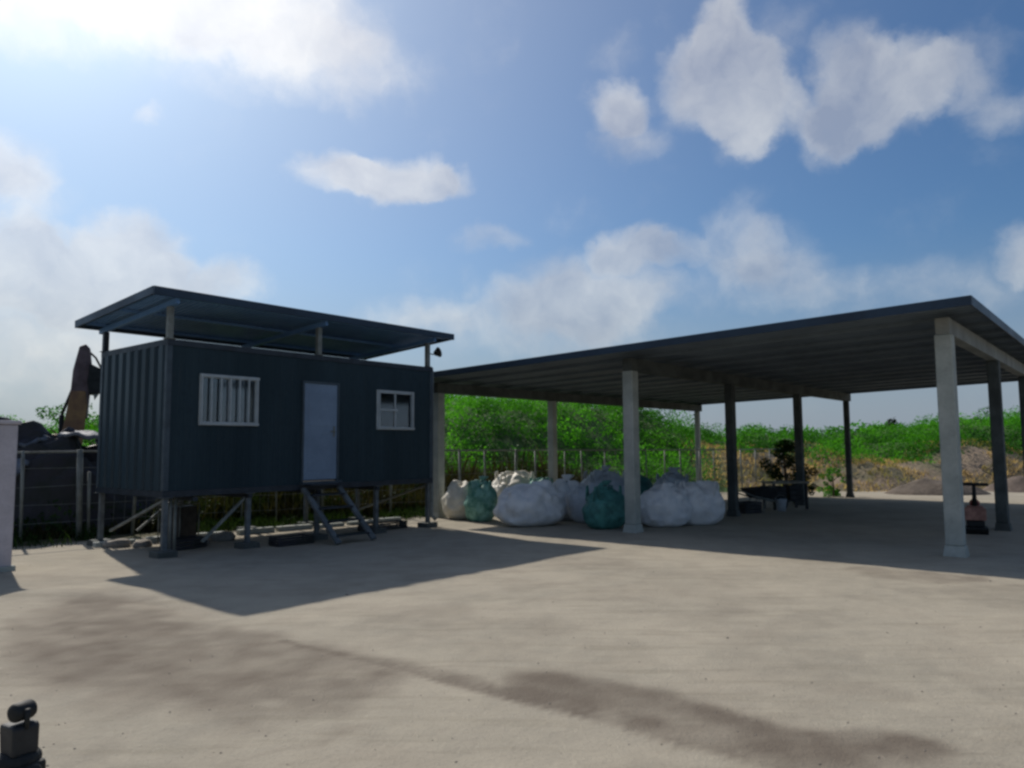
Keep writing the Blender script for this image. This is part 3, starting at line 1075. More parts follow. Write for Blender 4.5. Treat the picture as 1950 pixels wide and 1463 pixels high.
def zr_(y):
    return zf + (zb - zf) * (y - y0) / (y1 - y0)


mb = MB()
N = 68
xsr = []
for i in range(N):
    x = -ol + (L_ + ol + orr) * i / N
    p = (L_ + ol + orr) / N
    xsr += [(x, 0.0), (x + p * 0.35, 0.0), (x + p * 0.5, 0.024), (x + p * 0.85, 0.024)]
xsr.append((L_ + orr, 0.0))
for (xa, da), (xb, db) in zip(xsr[:-1], xsr[1:]):
    for dz in (0.0, -0.004):
        mb.quad((xa, y0, zf - 0.03 + da + dz), (xb, y0, zf - 0.03 + db + dz), (xb, y1, zb - 0.03 + db + dz), (xa, y1, zb - 0.03 + da + dz))
roof = mb.build('roof', M_ROOF, off_)
mb = MB()
for y in (y0 + 0.003, y1 - 0.043):
    z = zr_(y)
    mb.box(-ol - 0.01, L_ + orr + 0.01, y - 0.022, y + 0.02, z - 0.125, z + 0.006)
for x in (-ol - 0.012, L_ + orr - 0.03):
    mb.beam((x + 0.02, y0 + 0.024, zf - 0.055), (x + 0.02, y1 - 0.024, zb - 0.055), 0.04, 0.13)
mb.build('fascia', M_FASC, roof)
mb = MB()
for k in range(3):
    y = y0 + 0.22 + k * (y1 - y0 - 0.44) / 2
    z = zr_(y)
    mb.box(-ol + 0.04, L_ + orr - 0.04, y - 0.022, y + 0.022, z - 0.085, z - 0.036)
mb.build('purlin', M_ROOF, roof)
for x in (0.05, 2.96, L_ - 0.13):
    for y in (0.05, W_ - 0.05):
        mb = MB()
        mb.box(x - 0.045, x + 0.045, y - 0.045, y + 0.045, Z1 + 0.002, zr_(y) - 0.2)
        mb.box(x - 0.075, x + 0.075, y - 0.075, y + 0.075, Z1 + 0.001, Z1 + 0.014)
        mb.build('roof_post', M_GALV if y < 1 else M_DFRAME, off_, bevel=0.004)
    mb = MB()
    mb.beam((x, -0.2, zr_(-0.2) - 0.152), (x, W_ + 0.2, zr_(W_ + 0.2) - 0.152), 0.06, 0.09)
    mb.build('rafter', M_ROOF, off_)

# legs and braces
gz = lambda X, Y: float(ground_z(np.array(OA[0] + X * math.sin(TH) - Y * math.cos(TH)), np.array(OA[1] + X * math.cos(TH) + Y * math.sin(TH))))
for i, x in enumerate((0.08, 1.55, 3.0, 4.45, L_ - 0.08)):
    for y in (0.08, W_ - 0.08):
        gg = gz(x, y)
        mb = MB()
        mb.box(x - 0.04, x + 0.04, y - 0.04, y + 0.04, gg + 0.10, Z0 - 0.012)
        mb.box(x - 0.09, x + 0.09, y - 0.09, y + 0.09, Z0 - 0.012, Z0 - 0.001)
        leg = mb.build('leg', M_STEP, off_, bevel=0.004)
        MB().box(x - 0.16, x + 0.16, y - 0.16, y + 0.16, gg - 0.05, gg + 0.10).build('footing', M_DCONC, leg, bevel=0.01)
mb = MB()
mb.beam((0.08, 0.14, Z0 - 0.06), (0.08, W_ - 0.5, 0.28), 0.04)
mb.build('brace', M_GALV, off_)
MB().beam((1.55, 0.14, Z0 - 0.06), (0.75, 0.14, 0.16), 0.045).build('brace', M_GALV, off_)
MB().beam((1.55, W_ - 0.14, Z0 - 0.06), (0.7, W_ - 0.14, 0.2), 0.04).build('brace', M_GALV, off_)
MB().beam((L_ - 0.08, 0.14, Z0 - 0.06), (L_ - 0.08, W_ - 0.14, 0.24), 0.04).build('brace', M_GALV, off_)
for x in (0.55, 1.55, 3.0, 4.45):
    MB().box(x - 0.04, x + 0.04, 0.002, W_ - 0.002, Z0 - 0.085, Z0 - 0.014 - 0.001).build('floor_joist', M_DFRAME, off_)
for px_, py_ in ((0.24, 0.22), (0.36, 0.30), (0.30, 0.55)):
    gg = gz(px_, py_)
    MB().tube([(px_, py_, gg - 0.03), (px_, py_, Z0 + 0.015)], 0.024, 10).build('drain_pipe', M_GALV, off_, True)
# downpipe on the right corner
mb = MB()
mb.tube([(L_ + 0.07, 0.12, Z1 - 0.05), (L_ + 0.07, 0.12, 0.22), (L_ + 0.12, 0.02, 0.12)], 0.045, 10)
mb.build('downpipe', M_GALV, off_, True)

# floodlight on the right front roof post
def loc2w(o, p):
    M = Matrix.Translation(o[0]) @ Matrix.Rotation(o[1], 4, 'Z')
    return M @ Vector(p)


OFr = (Vector(OA), math.pi / 2 - TH)
fl = empty('floodlight', loc2w(OFr, (L_ - 0.08, 0.05, 3.86)), math.pi / 2 - TH, 'round dark floodlight on the right front roof post of the cabin', 'floodlight')
mb = MB()
Mx = Matrix.Translation((0.24, 0, 0)) @ Matrix.Rotation(R(70), 4, 'Y') @ Matrix.Rotation(R(15), 4, 'X')
mb.lathe([(0.03, -0.07), (0.055, -0.05), (0.08, 0.0), (0.115, 0.05), (0.12, 0.06), (0.105, 0.06), (0.10, 0.045)], 20, Mx)
mb.build('lamp_housing', M_BLACK, fl, True)
MB().tube([(0.046, 0, -0.04), (0.12, 0, -0.05), (0.2, 0, -0.01)], 0.014, 8).build('bracket', M_GALV, fl, True)
MB().box(-0.075, -0.047, -0.05, 0.05, -0.06, 0.09).build('clamp_plate', M_GALV, fl)

# steps to the door
st = empty('steps', loc2w(OFr, (3.0, -0.02, 0)), math.pi / 2 - TH, 'open steel steps with two sloping stringers leading up to the cabin door', 'steps')
gg = gz(3.0, -1.0)
ztop = 1.03
for sx_ in (-0.42, 0.38):
    MB().beam((sx_, -0.06, ztop - 0.06), (sx_ + 0.12, -0.98, gg + 0.03), 0.05, 0.11, (1, 0, 0)).build('stringer', M_STEP, st)
for k in range(4):
    t_ = (k + 0.6) / 4.4
    y = -0.06 - 0.92 * t_
    z = ztop - 0.04 - (ztop - gg) * t_
    x = 0.12 * t_
    MB().box(x - 0.39, x + 0.35, y - 0.11, y + 0.11, z - 0.015, z + 0.015).build('tread', M_DFRAME, st)
MB().box(-0.42, 0.4, -0.3, 0.012, ztop - 0.005, ztop + 0.02).build('landing', M_DFRAME, st)

cbt = empty('cabinet', loc2w(OFr, (1.25, 1.95, gz(1.25, 1.95))), math.pi / 2 - TH + 0.5, 'dark cabinet in a pale steel frame standing behind the cabin legs', 'cabinet')
MB().box(-0.27, 0.27, -0.2, 0.2, 0.05, 0.66).build('cabinet_body', M_DARKOBJ, cbt, bevel=0.01)
for sx_ in (-0.29, 0.29):
    for sy_ in (-0.22, 0.22):
        MB().tube([(sx_, sy_, -0.02), (sx_, sy_, 0.70)], 0.013, 8).build('leg', M_GALV, cbt, True)
MB().tube([(-0.29, -0.22, 0.70), (0.29, -0.22, 0.70), (0.29, 0.22, 0.70), (-0.29, 0.22, 0.70), (-0.29, -0.22, 0.70)], 0.013, 8).build('top_rim', M_GALV, cbt, True)

# loose things under and in front of the cabin
def box_obj(name, loc, rz, mbf, material, label, cat, group=None, bevel=0.01):
    o = mbf.build(name, material, None, bevel=bevel)
    o.location = loc
    o.rotation_euler[2] = rz
    return tag(o, label, cat, group)


def crate_mb(a, b, c, t=0.02):
    mb = MB()
    mb.box(-a / 2, a / 2, -b / 2, b / 2, 0, t)
    for s in (-1, 1):
        for k in range(3):
            z = t + 0.004 + k * (c - t) / 3
            mb.box(-a / 2, a / 2, s * b / 2 - t / 2, s * b / 2 + t / 2, z, z + (c - t) / 3 - 0.012)
            mb.box(s * a / 2 - t / 2, s * a / 2 + t / 2, -b / 2 + t / 2, b / 2 - t / 2, z, z + (c - t) / 3 - 0.012)
    for sx_ in (-1, 1):
        for sy_ in (-1, 1):
            mb.box(sx_ * (a / 2 - 0.025) - 0.013, sx_ * (a / 2 - 0.025) + 0.013, sy_ * (b / 2 - 0.025) - 0.013, sy_ * (b / 2 - 0.025) + 0.013, t, c)
    return mb


def wl(x, y, dz=0.0):
    p = loc2w(OFr, (x, y, 0))
    p.z = float(ground_z(np.array(p.x), np.array(p.y))) + dz
    return p


RZ = math.pi / 2 - TH
box_obj('crate', wl(0.85, 0.9), RZ + 0.2, crate_mb(0.6, 0.4, 0.2), M_TARP, 'dark slatted crate on the sand under the left end of the cabin', 'crate', 'crates under the cabin')
box_obj('crate', wl(2.3, -0.15), RZ - 0.1, crate_mb(0.7, 0.4, 0.16), M_TARP, 'low dark crate left of the steel steps', 'crate', 'crates under the cabin')
box_obj('crate', wl(5.0, 0.5), RZ, crate_mb(1.1, 0.35, 0.16), M_TARP, 'long low dark crate under the right end of the cabin', 'crate', 'crates under the cabin')
for k, (x, y, s, lb) in enumerate([(0.15, 2.0, .11, 'pale stone block under the left end of the cabin, farthest left'), (0.5, 1.75, .09, 'small pale stone under the cabin left of the dark crate'),
                                   (1.35, 1.35, .10, 'flat pale stone behind the dark crate under the cabin'), (1.9, 1.55, .12, 'pale square stone under the middle of the cabin')]):
    mb = MB()
    N = 10
    prof = [(0.25, 0.0), (0.95, 0.05), (1.0, 0.4), (0.8, 0.75), (0.3, 0.85)]
    mb.lathe([(r * s * 1.6, z * s * 1.5) for r, z in prof], N)
    mb.v = [(vx * (1 + 0.2 * math.sin(k + 3 * vy * 9)) * 1.4, vy, vz * (1 + 0.15 * math.sin(vx * 20 + k))) for vx, vy, vz in mb.v]
    o = mb.build('stone_block', M_STONE, None, bevel=0.01)
    o.location = wl(x, y, -0.01)
    o.rotation_euler[2] = k * 1.3
    tag(o, lb, 'stone', 'stones under the cabin')

kb = empty('concrete_kerb', (0, 0, 0), 0, 'low broken pale concrete kerb in the sun behind the cabin legs', 'kerb')
ra = random.Random(12)
for k in range(8):
    xa = -0.1 + k * 0.88; xb = xa + 0.80 - ra.uniform(0, 0.25)
    ea = 2.30 - 0.08 * (xa + 0.1) + ra.uniform(-0.04, 0.04); eb = ea - 0.06 + ra.uniform(-0.03, 0.03)
    pa = wl(xa, ea); pb = wl(xb, eb)
    up_ = Vector((0, 0, 0.03 + ra.uniform(-0.01, 0.02)))
    MB().beam(pa + up_, pb + up_, 0.16, 0.12).build('kerb_stone', M_CONC, kb, bevel=0.015)

# ------------------------------------------------------------------ open shed
T2 = 0.7095
S0 = (6.791, 11.5247, 0.0)
DL, DD = 5.7261, 4.7923
ZR, SL = 3.8463, 0.0274
FO, RO, LO, BO = 0.8967, 0.5117, 1.0109, 0.3012
sh = empty('open_shed', S0, math.pi / 2 - T2, 'large open-sided shed with thick grey columns and a low dark sheet roof', 'shed')
SHr = (Vector(S0), math.pi / 2 - T2)


def zs(a):
    return ZR - SL * a


a0, a1 = -RO, 2 * DL + LO
b0, b1 = -FO, 3 * DD + BO
mb = MB()
N = 70
pr_ = []
for i in range(N):
    y = b0 + (b1 - b0) * i / N
    p = (b1 - b0) / N
    pr_ += [(y, 0), (y + p * 0.3, 0), (y + p * 0.45, 0.015), (y + p * 0.85, 0.015)]
pr_.append((b1, 0))
for (ya, da), (yb, db) in zip(pr_[:-1], pr_[1:]):
    for dz in (0, -0.005):
        mb.quad((ya, a0, zs(a0) - 0.05 + da + dz), (yb, a0, zs(a0) - 0.05 + db + dz), (yb, a1, zs(a1) - 0.05 + db + dz), (ya, a1, zs(a1) - 0.05 + da + dz))
sroof = mb.build('roof', M_SHED, sh)
mb = MB()
th_ = 0.14
for x in (b0 - 0.005, b1 + 0.005):
    mb.beam((x, a0 - 0.02, zs(a0) - 0.085), (x, a1 + 0.02, zs(a1) - 0.085), 0.03, th_)
for a_ in (a0 - 0.006, a1 + 0.006):
    mb.beam((b0 + 0.012, a_, zs(a_) - 0.085), (b1 - 0.012, a_, zs(a_) - 0.085), 0.03, th_)
mb.build('fascia', M_FASC, sroof)
mb = MB()
for k in range(14):
    x = b0 + 0.25 + k * (b1 - b0 - 0.5) / 13
    mb.beam((x, a0 + 0.03, zs(a0) - 0.09), (x, a1 - 0.03, zs(a1) - 0.09), 0.05, 0.06)
mb.build('purlin', M_SHED, sroof)
cw = 0.122
for i in range(3):
    zt = zs(i * DL) - 0.162
    MB().box(-0.12, b1 - 0.05, i * DL - 0.10, i * DL + 0.10, zt - 0.26, zt).build('beam', M_BEAM if i == 0 else M_DCONC, sh, bevel=0.01)  # inner beams: interior shade put into the colour
    for j in range(4):
        p = loc2w(SHr, (j * DD, i * DL, 0))
        gg = float(ground_z(np.array(p.x), np.array(p.y)))
        x, y = j * DD, i * DL
        hw = cw if j == 0 else cw * 0.88
        if j == 3: hw = cw * 0.72
        mb = MB()
        mb.box(x - hw, x + hw, y - hw, y + hw, gg + 0.16, zt - 0.262)
        c_ = mb.build('column', M_CONC if (j == 0 or i == 2) else M_DCONC, sh, bevel=0.02)  # inner columns carry their backlit shade as a darker colour
        mb = MB()
        q = hw + 0.05
        i_ = len(mb.v)
        lo_, hi_ = gg - 0.1, gg + 0.16
        mb.v += [(x - q, y - q, lo_), (x + q, y - q, lo_), (x + q, y + q, lo_), (x - q, y + q, lo_), (x - hw - .005, y - hw - .005, hi_), (x + hw + .005, y - hw - .005, hi_), (x + hw + .005, y + hw + .005, hi_), (x - hw - .005, y + hw + .005, hi_)]
        mb.f += [(0, 3, 2, 1), (4, 5, 6, 7), (0, 1, 5, 4), (1, 2, 6, 5), (2, 3, 7, 6), (3, 0, 4, 7)]
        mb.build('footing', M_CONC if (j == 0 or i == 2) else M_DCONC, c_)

# ------------------------------------------------------------------ sacks
def sack(loc, w, h, d, material, label, cat='bulk bag', group='bulk bags heaped at the left of the shed', seed=0, rz=0.0, neck=0.25, tilt=0.0, boxy=0.55):
    rr = random.Random(seed)
    e = empty('bulk_bag', loc, rz, label, cat, group)
    mb = MB()
    NU, NV = 72, 40
    s0 = rr.random() * 50
    for j in range(NV + 1):
        t = j / NV
        ph = t * math.pi
        # profile: sagging, flat base, shoulders
        rz_ = math.sin(ph) ** 0.5 * (1.06 - 0.34 * t ** 1.7)
        zz_ = (1 - math.cos(ph)) / 2
        zz_ = zz_ ** 0.92
        if t > 0.5:
            rz_ *= 1 - 0.10 * ((t - 0.5) * 2) ** 1.5
        for i in range(NU):
            a = 2 * math.pi * i / NU
            ca, sa = math.cos(a), math.sin(a)
            sq = (abs(ca) ** (2 / boxy / 1.6) + abs(sa) ** (2 / boxy / 1.6)) ** (-boxy * 0.8)
            x = ca * sq * rz_ * w / 2
            y = sa * sq * rz_ * d / 2
            z = zz_ * h
            n1 = noise.noise(Vector((x * 2.6 + s0, y * 2.6, z * 2.6)))
            n2 = noise.noise(Vector((x * 7 + s0, y * 7, z * 5)))
            # radial gathers toward the tied top
            gth = math.sin(a * 9 + 3 * n1 + s0) * 0.035 * max(0, t - 0.55) * 2.2
            n3 = abs(noise.noise(Vector((x * 4.5 + s0, y * 4.5, z * 2.2 + 9))))
            k = 1 + 0.13 * n1 + 0.05 * n2 + gth - 0.09 * max(0, 0.28 - n3) / 0.28 * (0.4 + t * 0.6)
            x *= k; y *= k
            lob = noise.noise(Vector((math.cos(a) * 1.3 + s0, math.sin(a) * 1.3, 4.0)))
            z *= 0.95 + 0.08 * n1 + 0.03 * n2 + 0.16 * lob * t
            fold = math.sin(14 * (x * math.cos(s0) + z * math.sin(s0 * 1.7)) + 5 * n1 + 2.5 * n2)
            fa = 0.022 * max(0.0, fold) ** 0.6 * (0.5 + n2)
            x += fa * ca; y += fa * sa
            z = max(0.0, z)
            x += tilt * z
            mb.v.append((x, y, z))
    for j in range(NV):
        for i in range(NU):
            a = j * NU + i
            b = j * NU + (i + 1) % NU
            mb.f.append((a, b, b + NU, a + NU))
    bb_ = mb.build('bag_body', material, e, True)
    for sx_, sy_ in ((-1, -1), (1, -1), (1, 1), (-1, 1)):
        if seed % 3 == 0: break
        cx_, cy_ = sx_ * w * 0.27, sy_ * d * 0.27
        MB().tube([(cx_ * 1.25, cy_ * 0.8, h * 0.66), (cx_ * 1.15, cy_ * 0.9, h * 0.98), (cx_, cy_ * 1.1, h * 1.0), (cx_ * 0.85, cy_ * 1.2, h * 0.66)], 0.022, 6).build('lifting_loop', material, e, True)
    if neck > 0:
        top = h * 0.97
        mb = MB()
        prof = [(0.10, -0.07), (0.055, 0.0), (0.04, 0.035), (0.07, 0.09), (0.115, 0.15), (0.09, 0.17)]
        mb.lathe([(r * neck * 4, z * neck * 4) for r, z in prof], 18)
        mb.v = [((vx + 0.25 * vz) * (1 + 0.25 * math.sin(7 * math.atan2(vy, vx + 1e-6) + seed)), vy * (1 + 0.2 * math.cos(5 * math.atan2(vy, vx + 1e-6))), vz + top) for vx, vy, vz in mb.v]
        mb.v = [(vx + tilt * vz, vy, vz) for vx, vy, vz in mb.v]
        mb.build('bag_neck', material, e, True)
        mb = MB()
        pts = [(math.cos(a) * 0.17 * neck + tilt * top, math.sin(a) * 0.17 * neck, top + 0.13 * neck) for a in [k * math.pi / 6 for k in range(13)]]
        mb.tube(pts, 0.05 * neck, 6, False)
        mb.build('tie', M_DARKOBJ, e, True)
    return e


def gl(x, y, dz=0.0):
    return (x, y, float(ground_z(np.array(x), np.array(y))) + dz)


GP = [
    (-1.25, 18.60, 1.05, 0.92, 1.0, M_BAGC, 'cream bag at the left end of the heap beside the cabin, lit by the sun', 0, .0, .0),
    (-0.78, 17.85, 0.82, 0.96, 0.7, M_BAGG, 'green net sack standing between the cream bag and the big white bag', .22, .0, .05),
    (0.05, 20.6, 1.45, 1.12, 1.2, M_BAGC, 'wide pale bag behind the green net sack', .0, .3, .0),
    (0.42, 16.75, 1.75, 0.94, 1.15, M_BAGW, 'largest white bag, lying at the front left of the heap', .0, .5, .0),
    (0.75, 19.6, 0.8, 0.98, 0.8, M_BAGG, 'green sack peeping over the largest white bag', .0, .2, .0),
    (1.30, 18.2, 1.15, 0.92, 0.9, M_BAGW, 'white bag with a bright tied knot, right of the largest white bag', .3, .2, .0),
    (1.75, 17.3, 1.0, 0.90, 0.8, M_BAGB, 'grey bag between the knotted white bag and the dark teal sack', .0, .1, .0),
    (1.95, 16.0, 1.0, 0.92, 0.75, M_BAGT, 'dark teal net sack left of the front shed column', .2, .4, .05),
    (2.35, 19.0, 1.45, 1.16, 1.1, M_BAGB, 'tall bluish grey bag behind the front shed column', .25, .2, .0),
    (3.30, 16.35, 1.25, 0.96, 1.0, M_BAGW, 'white bag just right of the front shed column', .0, .3, .0),
    (4.12, 16.75, 1.30, 0.98, 1.0, M_BAGW, 'rightmost white bag of the heap, beside the second row column', .0, .0, .0),
    (4.15, 19.4, 1.05, 1.06, 1.0, M_BAGB, 'grey bag with a white knot behind the rightmost white bag', .3, .1, .0),
    (3.3, 20.2, 1.2, 1.05, 1.0, M_BAGT, 'dark bag in the second row between the two columns', .0, .1, .0),
]
for k, (x, y, w_, h_, d_, m_, lb, nk, rz_, tl) in enumerate(GP):
    sack(gl(x, y, -0.01), w_, h_, d_, m_, lb, seed=k + 3, rz=rz_, neck=nk, tilt=tl)

# ------------------------------------------------------------------ things under the shed
# plate compactor behind the near column
pc = empty('plate_compactor', gl(8.98, 14.55), R(60), 'rusty reddish brown plate compactor with a black base behind the near shed column', 'compactor')
mb = MB()
mb.prism([(-0.27, 0.10), (-0.2, 0.0), (0.2, 0.0), (0.27, 0.10), (0.27, 0.13), (-0.27, 0.13)], -0.2, 0.2)
mb.build('base_plate', M_BLACK, pc, bevel=0.01)
mb = MB()
mb.box(-0.16, 0.16, -0.15, 0.15, 0.135, 0.26)
mb.build('engine_mount', M_BLACK, pc, bevel=0.02)
mb = MB()
mb.box(-0.19, 0.17, -0.18, 0.18, 0.262, 0.50)
mb.box(-0.15, 0.13, -0.14, 0.14, 0.501, 0.54)
mb.build('engine', M_RUST, pc, bevel=0.025)
mb = MB()
mb.lathe([(0.075, 0.0), (0.09, 0.03), (0.085, 0.08), (0.04, 0.12)], 16, Matrix.Translation((0.0, 0.0, 0.54)))
mb.build('fuel_cap', M_RED, pc, True)
MB().lathe([(0.05, 0), (0.055, 0.02), (0.055, 0.12), (0.03, 0.14)], 12, Matrix.Translation((0.2, 0.08, 0.36))).build('exhaust', M_GALV, pc, True)
mb = MB()
mb.tube([(-0.1, 0, 0.54), (-0.13, 0, 0.75), (-0.17, 0, 0.93)], [0.05, 0.035, 0.03], 10)
mb.tube([(-0.17, -0.24, 0.95), (-0.17, 0.24, 0.96)], 0.032, 10)
mb.build('handle', M_BLACK, pc, True)

# wheelbarrow and trestle table with boxes further back
wb = empty('wheelbarrow', gl(6.75, 20.3), R(15), 'dark wheelbarrow left of the work table in the shade of the shed', 'wheelbarrow')
mb = MB()
i = 0
tr_t = [(-0.45, -0.33, 0.62), (0.45, -0.33, 0.66), (0.45, 0.33, 0.66), (-0.45, 0.33, 0.62)]
tr_b = [(-0.25, -0.2, 0.36), (0.22, -0.2, 0.36), (0.22, 0.2, 0.36), (-0.25, 0.2, 0.36)]
mb.v = tr_t + tr_b
mb.f = [(4, 5, 6, 7), (0, 1, 5, 4), (1, 2, 6, 5), (2, 3, 7, 6), (3, 0, 4, 7)]
tb = mb.build('tray', M_DARKOBJ, wb)
sm = tb.modifiers.new('thick', 'SOLIDIFY'); sm.thickness = 0.012
for s in (-1, 1):
    MB().tube([(0.62, s * 0.05, 0.2), (0.1, s * 0.2, 0.33), (-0.35, s * 0.25, 0.42), (-0.85, s * 0.28, 0.6)], 0.018, 8).build('handle', M_GALV, wb, True)
    MB().tube([(-0.2, s * 0.22, 0.36), (-0.3, s * 0.24, 0.0), (-0.1, s * 0.24, 0.0), (0.0, s * 0.2, 0.34)], 0.014, 8).build('leg', M_GALV, wb, True)
mb = MB()
mb.tube([(0.62 + 0.17 * math.cos(a), 0, 0.2 + 0.17 * math.sin(a)) for a in [k * math.pi / 12 for k in range(25)]], 0.035, 8, False)
mb.tube([(0.62, -0.06, 0.2), (0.62, 0.06, 0.2)], 0.04, 8)
for k in range(4):
    a = k * math.pi / 4
    mb.tube([(0.62 - 0.15 * math.cos(a), 0, 0.2 - 0.15 * math.sin(a)), (0.62 + 0.15 * math.cos(a), 0, 0.2 + 0.15 * math.sin(a))], 0.008, 6)
mb.build('wheel', M_BLACK, wb, True)

wt = empty('work_table', gl(7.75, 21.1), R(8), 'dark work table with a pale top under the middle of the shed', 'table')
MB().box(-0.62, 0.5, -0.35, 0.35, 0.72, 0.77).build('tabletop', M_WOOD, wt, bevel=0.006)
for sx_ in (-0.54, 0.42):
    for sy_ in (-0.29, 0.29):
        MB().box(sx_ - 0.03, sx_ + 0.03, sy_ - 0.03, sy_ + 0.03, 0, 0.719).build('leg', M_DARKOBJ, wt)
MB().box(-0.5, 0.38, -0.25, 0.25, 0.22, 0.25).build('shelf', M_DARKOBJ, wt)
box_obj('crate', (7.45, 21.05, gl(7.45, 21.05)[2] + 0.251), R(8), crate_mb(0.36, 0.36, 0.4), M_DARKOBJ, 'black crate on the lower shelf of the work table, left side', 'crate', 'crates at the work table')
box_obj('crate', (7.90, 21.1, gl(7.9, 21.1)[2] + 0.251), R(8), crate_mb(0.34, 0.36, 0.42), M_DARKOBJ, 'black crate on the lower shelf of the work table, right side', 'crate', 'crates at the work table')
bk = empty('bucket', gl(7.28, 20.3), 0, 'pale grey bucket on the ground in front of the work table', 'bucket')
mb = MB()
mb.lathe([(0.11, 0), (0.15, 0.30), (0.158, 0.31), (0.158, 0.33), (0.145, 0.33), (0.10, 0.02)], 20)
mb.build('bucket_body', M_BAGB, bk, True)
MB().tube([(0.15 * math.cos(a), 0.03, 0.3 + 0.13 * math.sin(a)) for a in [k * math.pi / 10 for k in range(11)]], 0.006, 6).build('handle', M_GALV, bk, True)
box_obj('crate', gl(6.2, 19.8), R(30), crate_mb(0.6, 0.45, 0.3), M_DARKOBJ, 'dark crate on the shed floor behind the second row column', 'crate', 'crates at the work table')

# ------------------------------------------------------------------ fence
fe = empty('wire_fence', (F0[0], F0[1], 0), math.atan2(FD[1], FD[0]), 'pale post and wire fence running behind the cabin and the bags', 'fence')
rf = random.Random(5)
mbw = MB()
tops = []
for k in range(-5, 27):
    s_k = k * 1.02 + rf.uniform(-0.12, 0.12)
    if k == 0: s_k = 0
    q = F0 + s_k * FD
    zg = float(ground_z(np.array(q[0]), np.array(q[1])))
    ln = rf.uniform(-0.05, 0.05)
    mb = MB()
    big = k == 0
    hh = 1.72 + rf.uniform(-0.06, 0.03)
    mb.tube([(s_k, 0, zg - 0.1), (s_k + ln, rf.uniform(-0.03, 0.03), zg + hh)], 0.055 if big else rf.uniform(0.022, 0.035), 8)
    mb.build('post', M_GALV, fe, True)
    if big:
        mb = MB()
        mb.tube([(s_k + 0.17, 0.03, zg - 0.1), (s_k + 0.13, 0.0, zg + 1.3)], 0.03, 8)
        mb.build('post', M_GALV, fe, True)
    tops.append((s_k, zg))
MB().tube([(s, 0.0, z + 1.70) for s, z in tops], 0.025, 6).build('top_rail', M_GALV, fe, True)
mb = MB()
for hh in (0.35, 0.7, 1.05, 1.38):
    mb.tube([(s + (0.5 if False else 0), 0.035, z + hh + rf.uniform(-0.02, 0.02)) for s, z in tops], 0.004, 4)
s = 0.4
while s < tops[-1][0]:
    zg = float(np.interp(s, [t[0] for t in tops], [t[1] for t in tops]))
    mb.tube([(s, 0.03, zg + 0.3), (s + 0.02, 0.03, zg + 1.69)], 0.003, 4)
    s += 0.2
mb.build('wire_mesh', M_GALV, fe)

# ------------------------------------------------------------------ gate pillar at the left edge
gp_ = empty('gate_pillar', (-7.52, 10.66, 0), RZ, 'smooth pinkish grey gate pillar cut off by the left edge', 'pillar')
MB().box(-0.28, 0.30, -0.22, 0.26, -0.1, 2.08).build('shaft', M_WALL, gp_, bevel=0.02)
MB().box(-0.31, 0.33, -0.25, 0.29, 2.082, 2.14).build('cap', M_WALL, gp_, bevel=0.015)
MB().box(-0.32, 0.34, -0.26, 0.30, -0.1, 0.07).build('plinth', M_CONC, gp_, bevel=0.01)

# ------------------------------------------------------------------ scrap heap behind the fence, left
def heap_mesh(name, rx, ry, hh, seed, material, parent=None, N=46, amp=0.35, rag=0.14):
    mb = MB()
    for i in range(N + 1):
        for j in range(N + 1):
            u = i / N * 2 - 1; v = j / N * 2 - 1
            r = (u ** 4 + v ** 4) ** 0.25
            q = 1 - sm1(0.45, 1.0, r)
            nn = noise.noise(Vector((u * 2.4 + seed, v * 2.4, 0.3))) * amp + abs(noise.noise(Vector((u * 6 + seed, v * 6, 1)))) * rag
            ex = noise.noise(Vector((u * 3, v * 3 + seed, 5))) * 0.12
            mb.v.append((u * rx * (1 + ex), v * ry * (1 + ex), hh * q * (1 + nn) - (0.1 if q <= 0.02 else 0)))
    for i in range(N):
        for j in range(N):
            a = i * (N + 1) + j
            mb.f.append((a, a + N + 1, a + N + 2, a + 1))
    return mb.build(name, material, parent, False)


def sm1(a, b, x):
    t = min(1, max(0, (x - a) / (b - a)))
    return t * t * (3 - 2 * t)


hp = heap_mesh('scrap_heap', 4.2, 1.35, 1.80, 3.0, M_TARP, None, 60, 0.40, 0.34)
hp.location = (-10.9, 14.9, 0.0)
hp.rotation_euler[2] = math.atan2(FD[1], FD[0])
tag(hp, 'dark lumpy heap of tarpaulin and scrap behind the wire fence at the left', 'scrap heap')


def slab_mb(a, b, t, seed):
    mb = MB()
    N = 12
    top = []
    for s in (1, 0):
        for i in range(N + 1):
            for j in range(N + 1):
                u = i / N - .5; v = j / N - .5
                z = 0.07 * noise.noise(Vector((u * 4 + seed, v * 4, 0))) + 0.1 * (0.25 - u * u) + s * t
                mb.v.append((u * a, v * b, z))
    M1 = (N + 1) ** 2
    for i in range(N):
        for j in range(N):
            q = i * (N + 1) + j
            mb.f.append((q, q + 1, q + N + 2, q + N + 1))
            mb.f.append((M1 + q, M1 + q + N + 1, M1 + q + N + 2, M1 + q + 1))
    def edge(idx):
        for p, q in zip(idx[:-1], idx[1:]):
            mb.f.append((p, q, M1 + q, M1 + p))
    edge([i * (N + 1) for i in range(N + 1)])
    edge([i * (N + 1) + N for i in range(N + 1)])
    edge(list(range(N + 1)))
    edge([N * (N + 1) + j for j in range(N + 1)])
    return mb


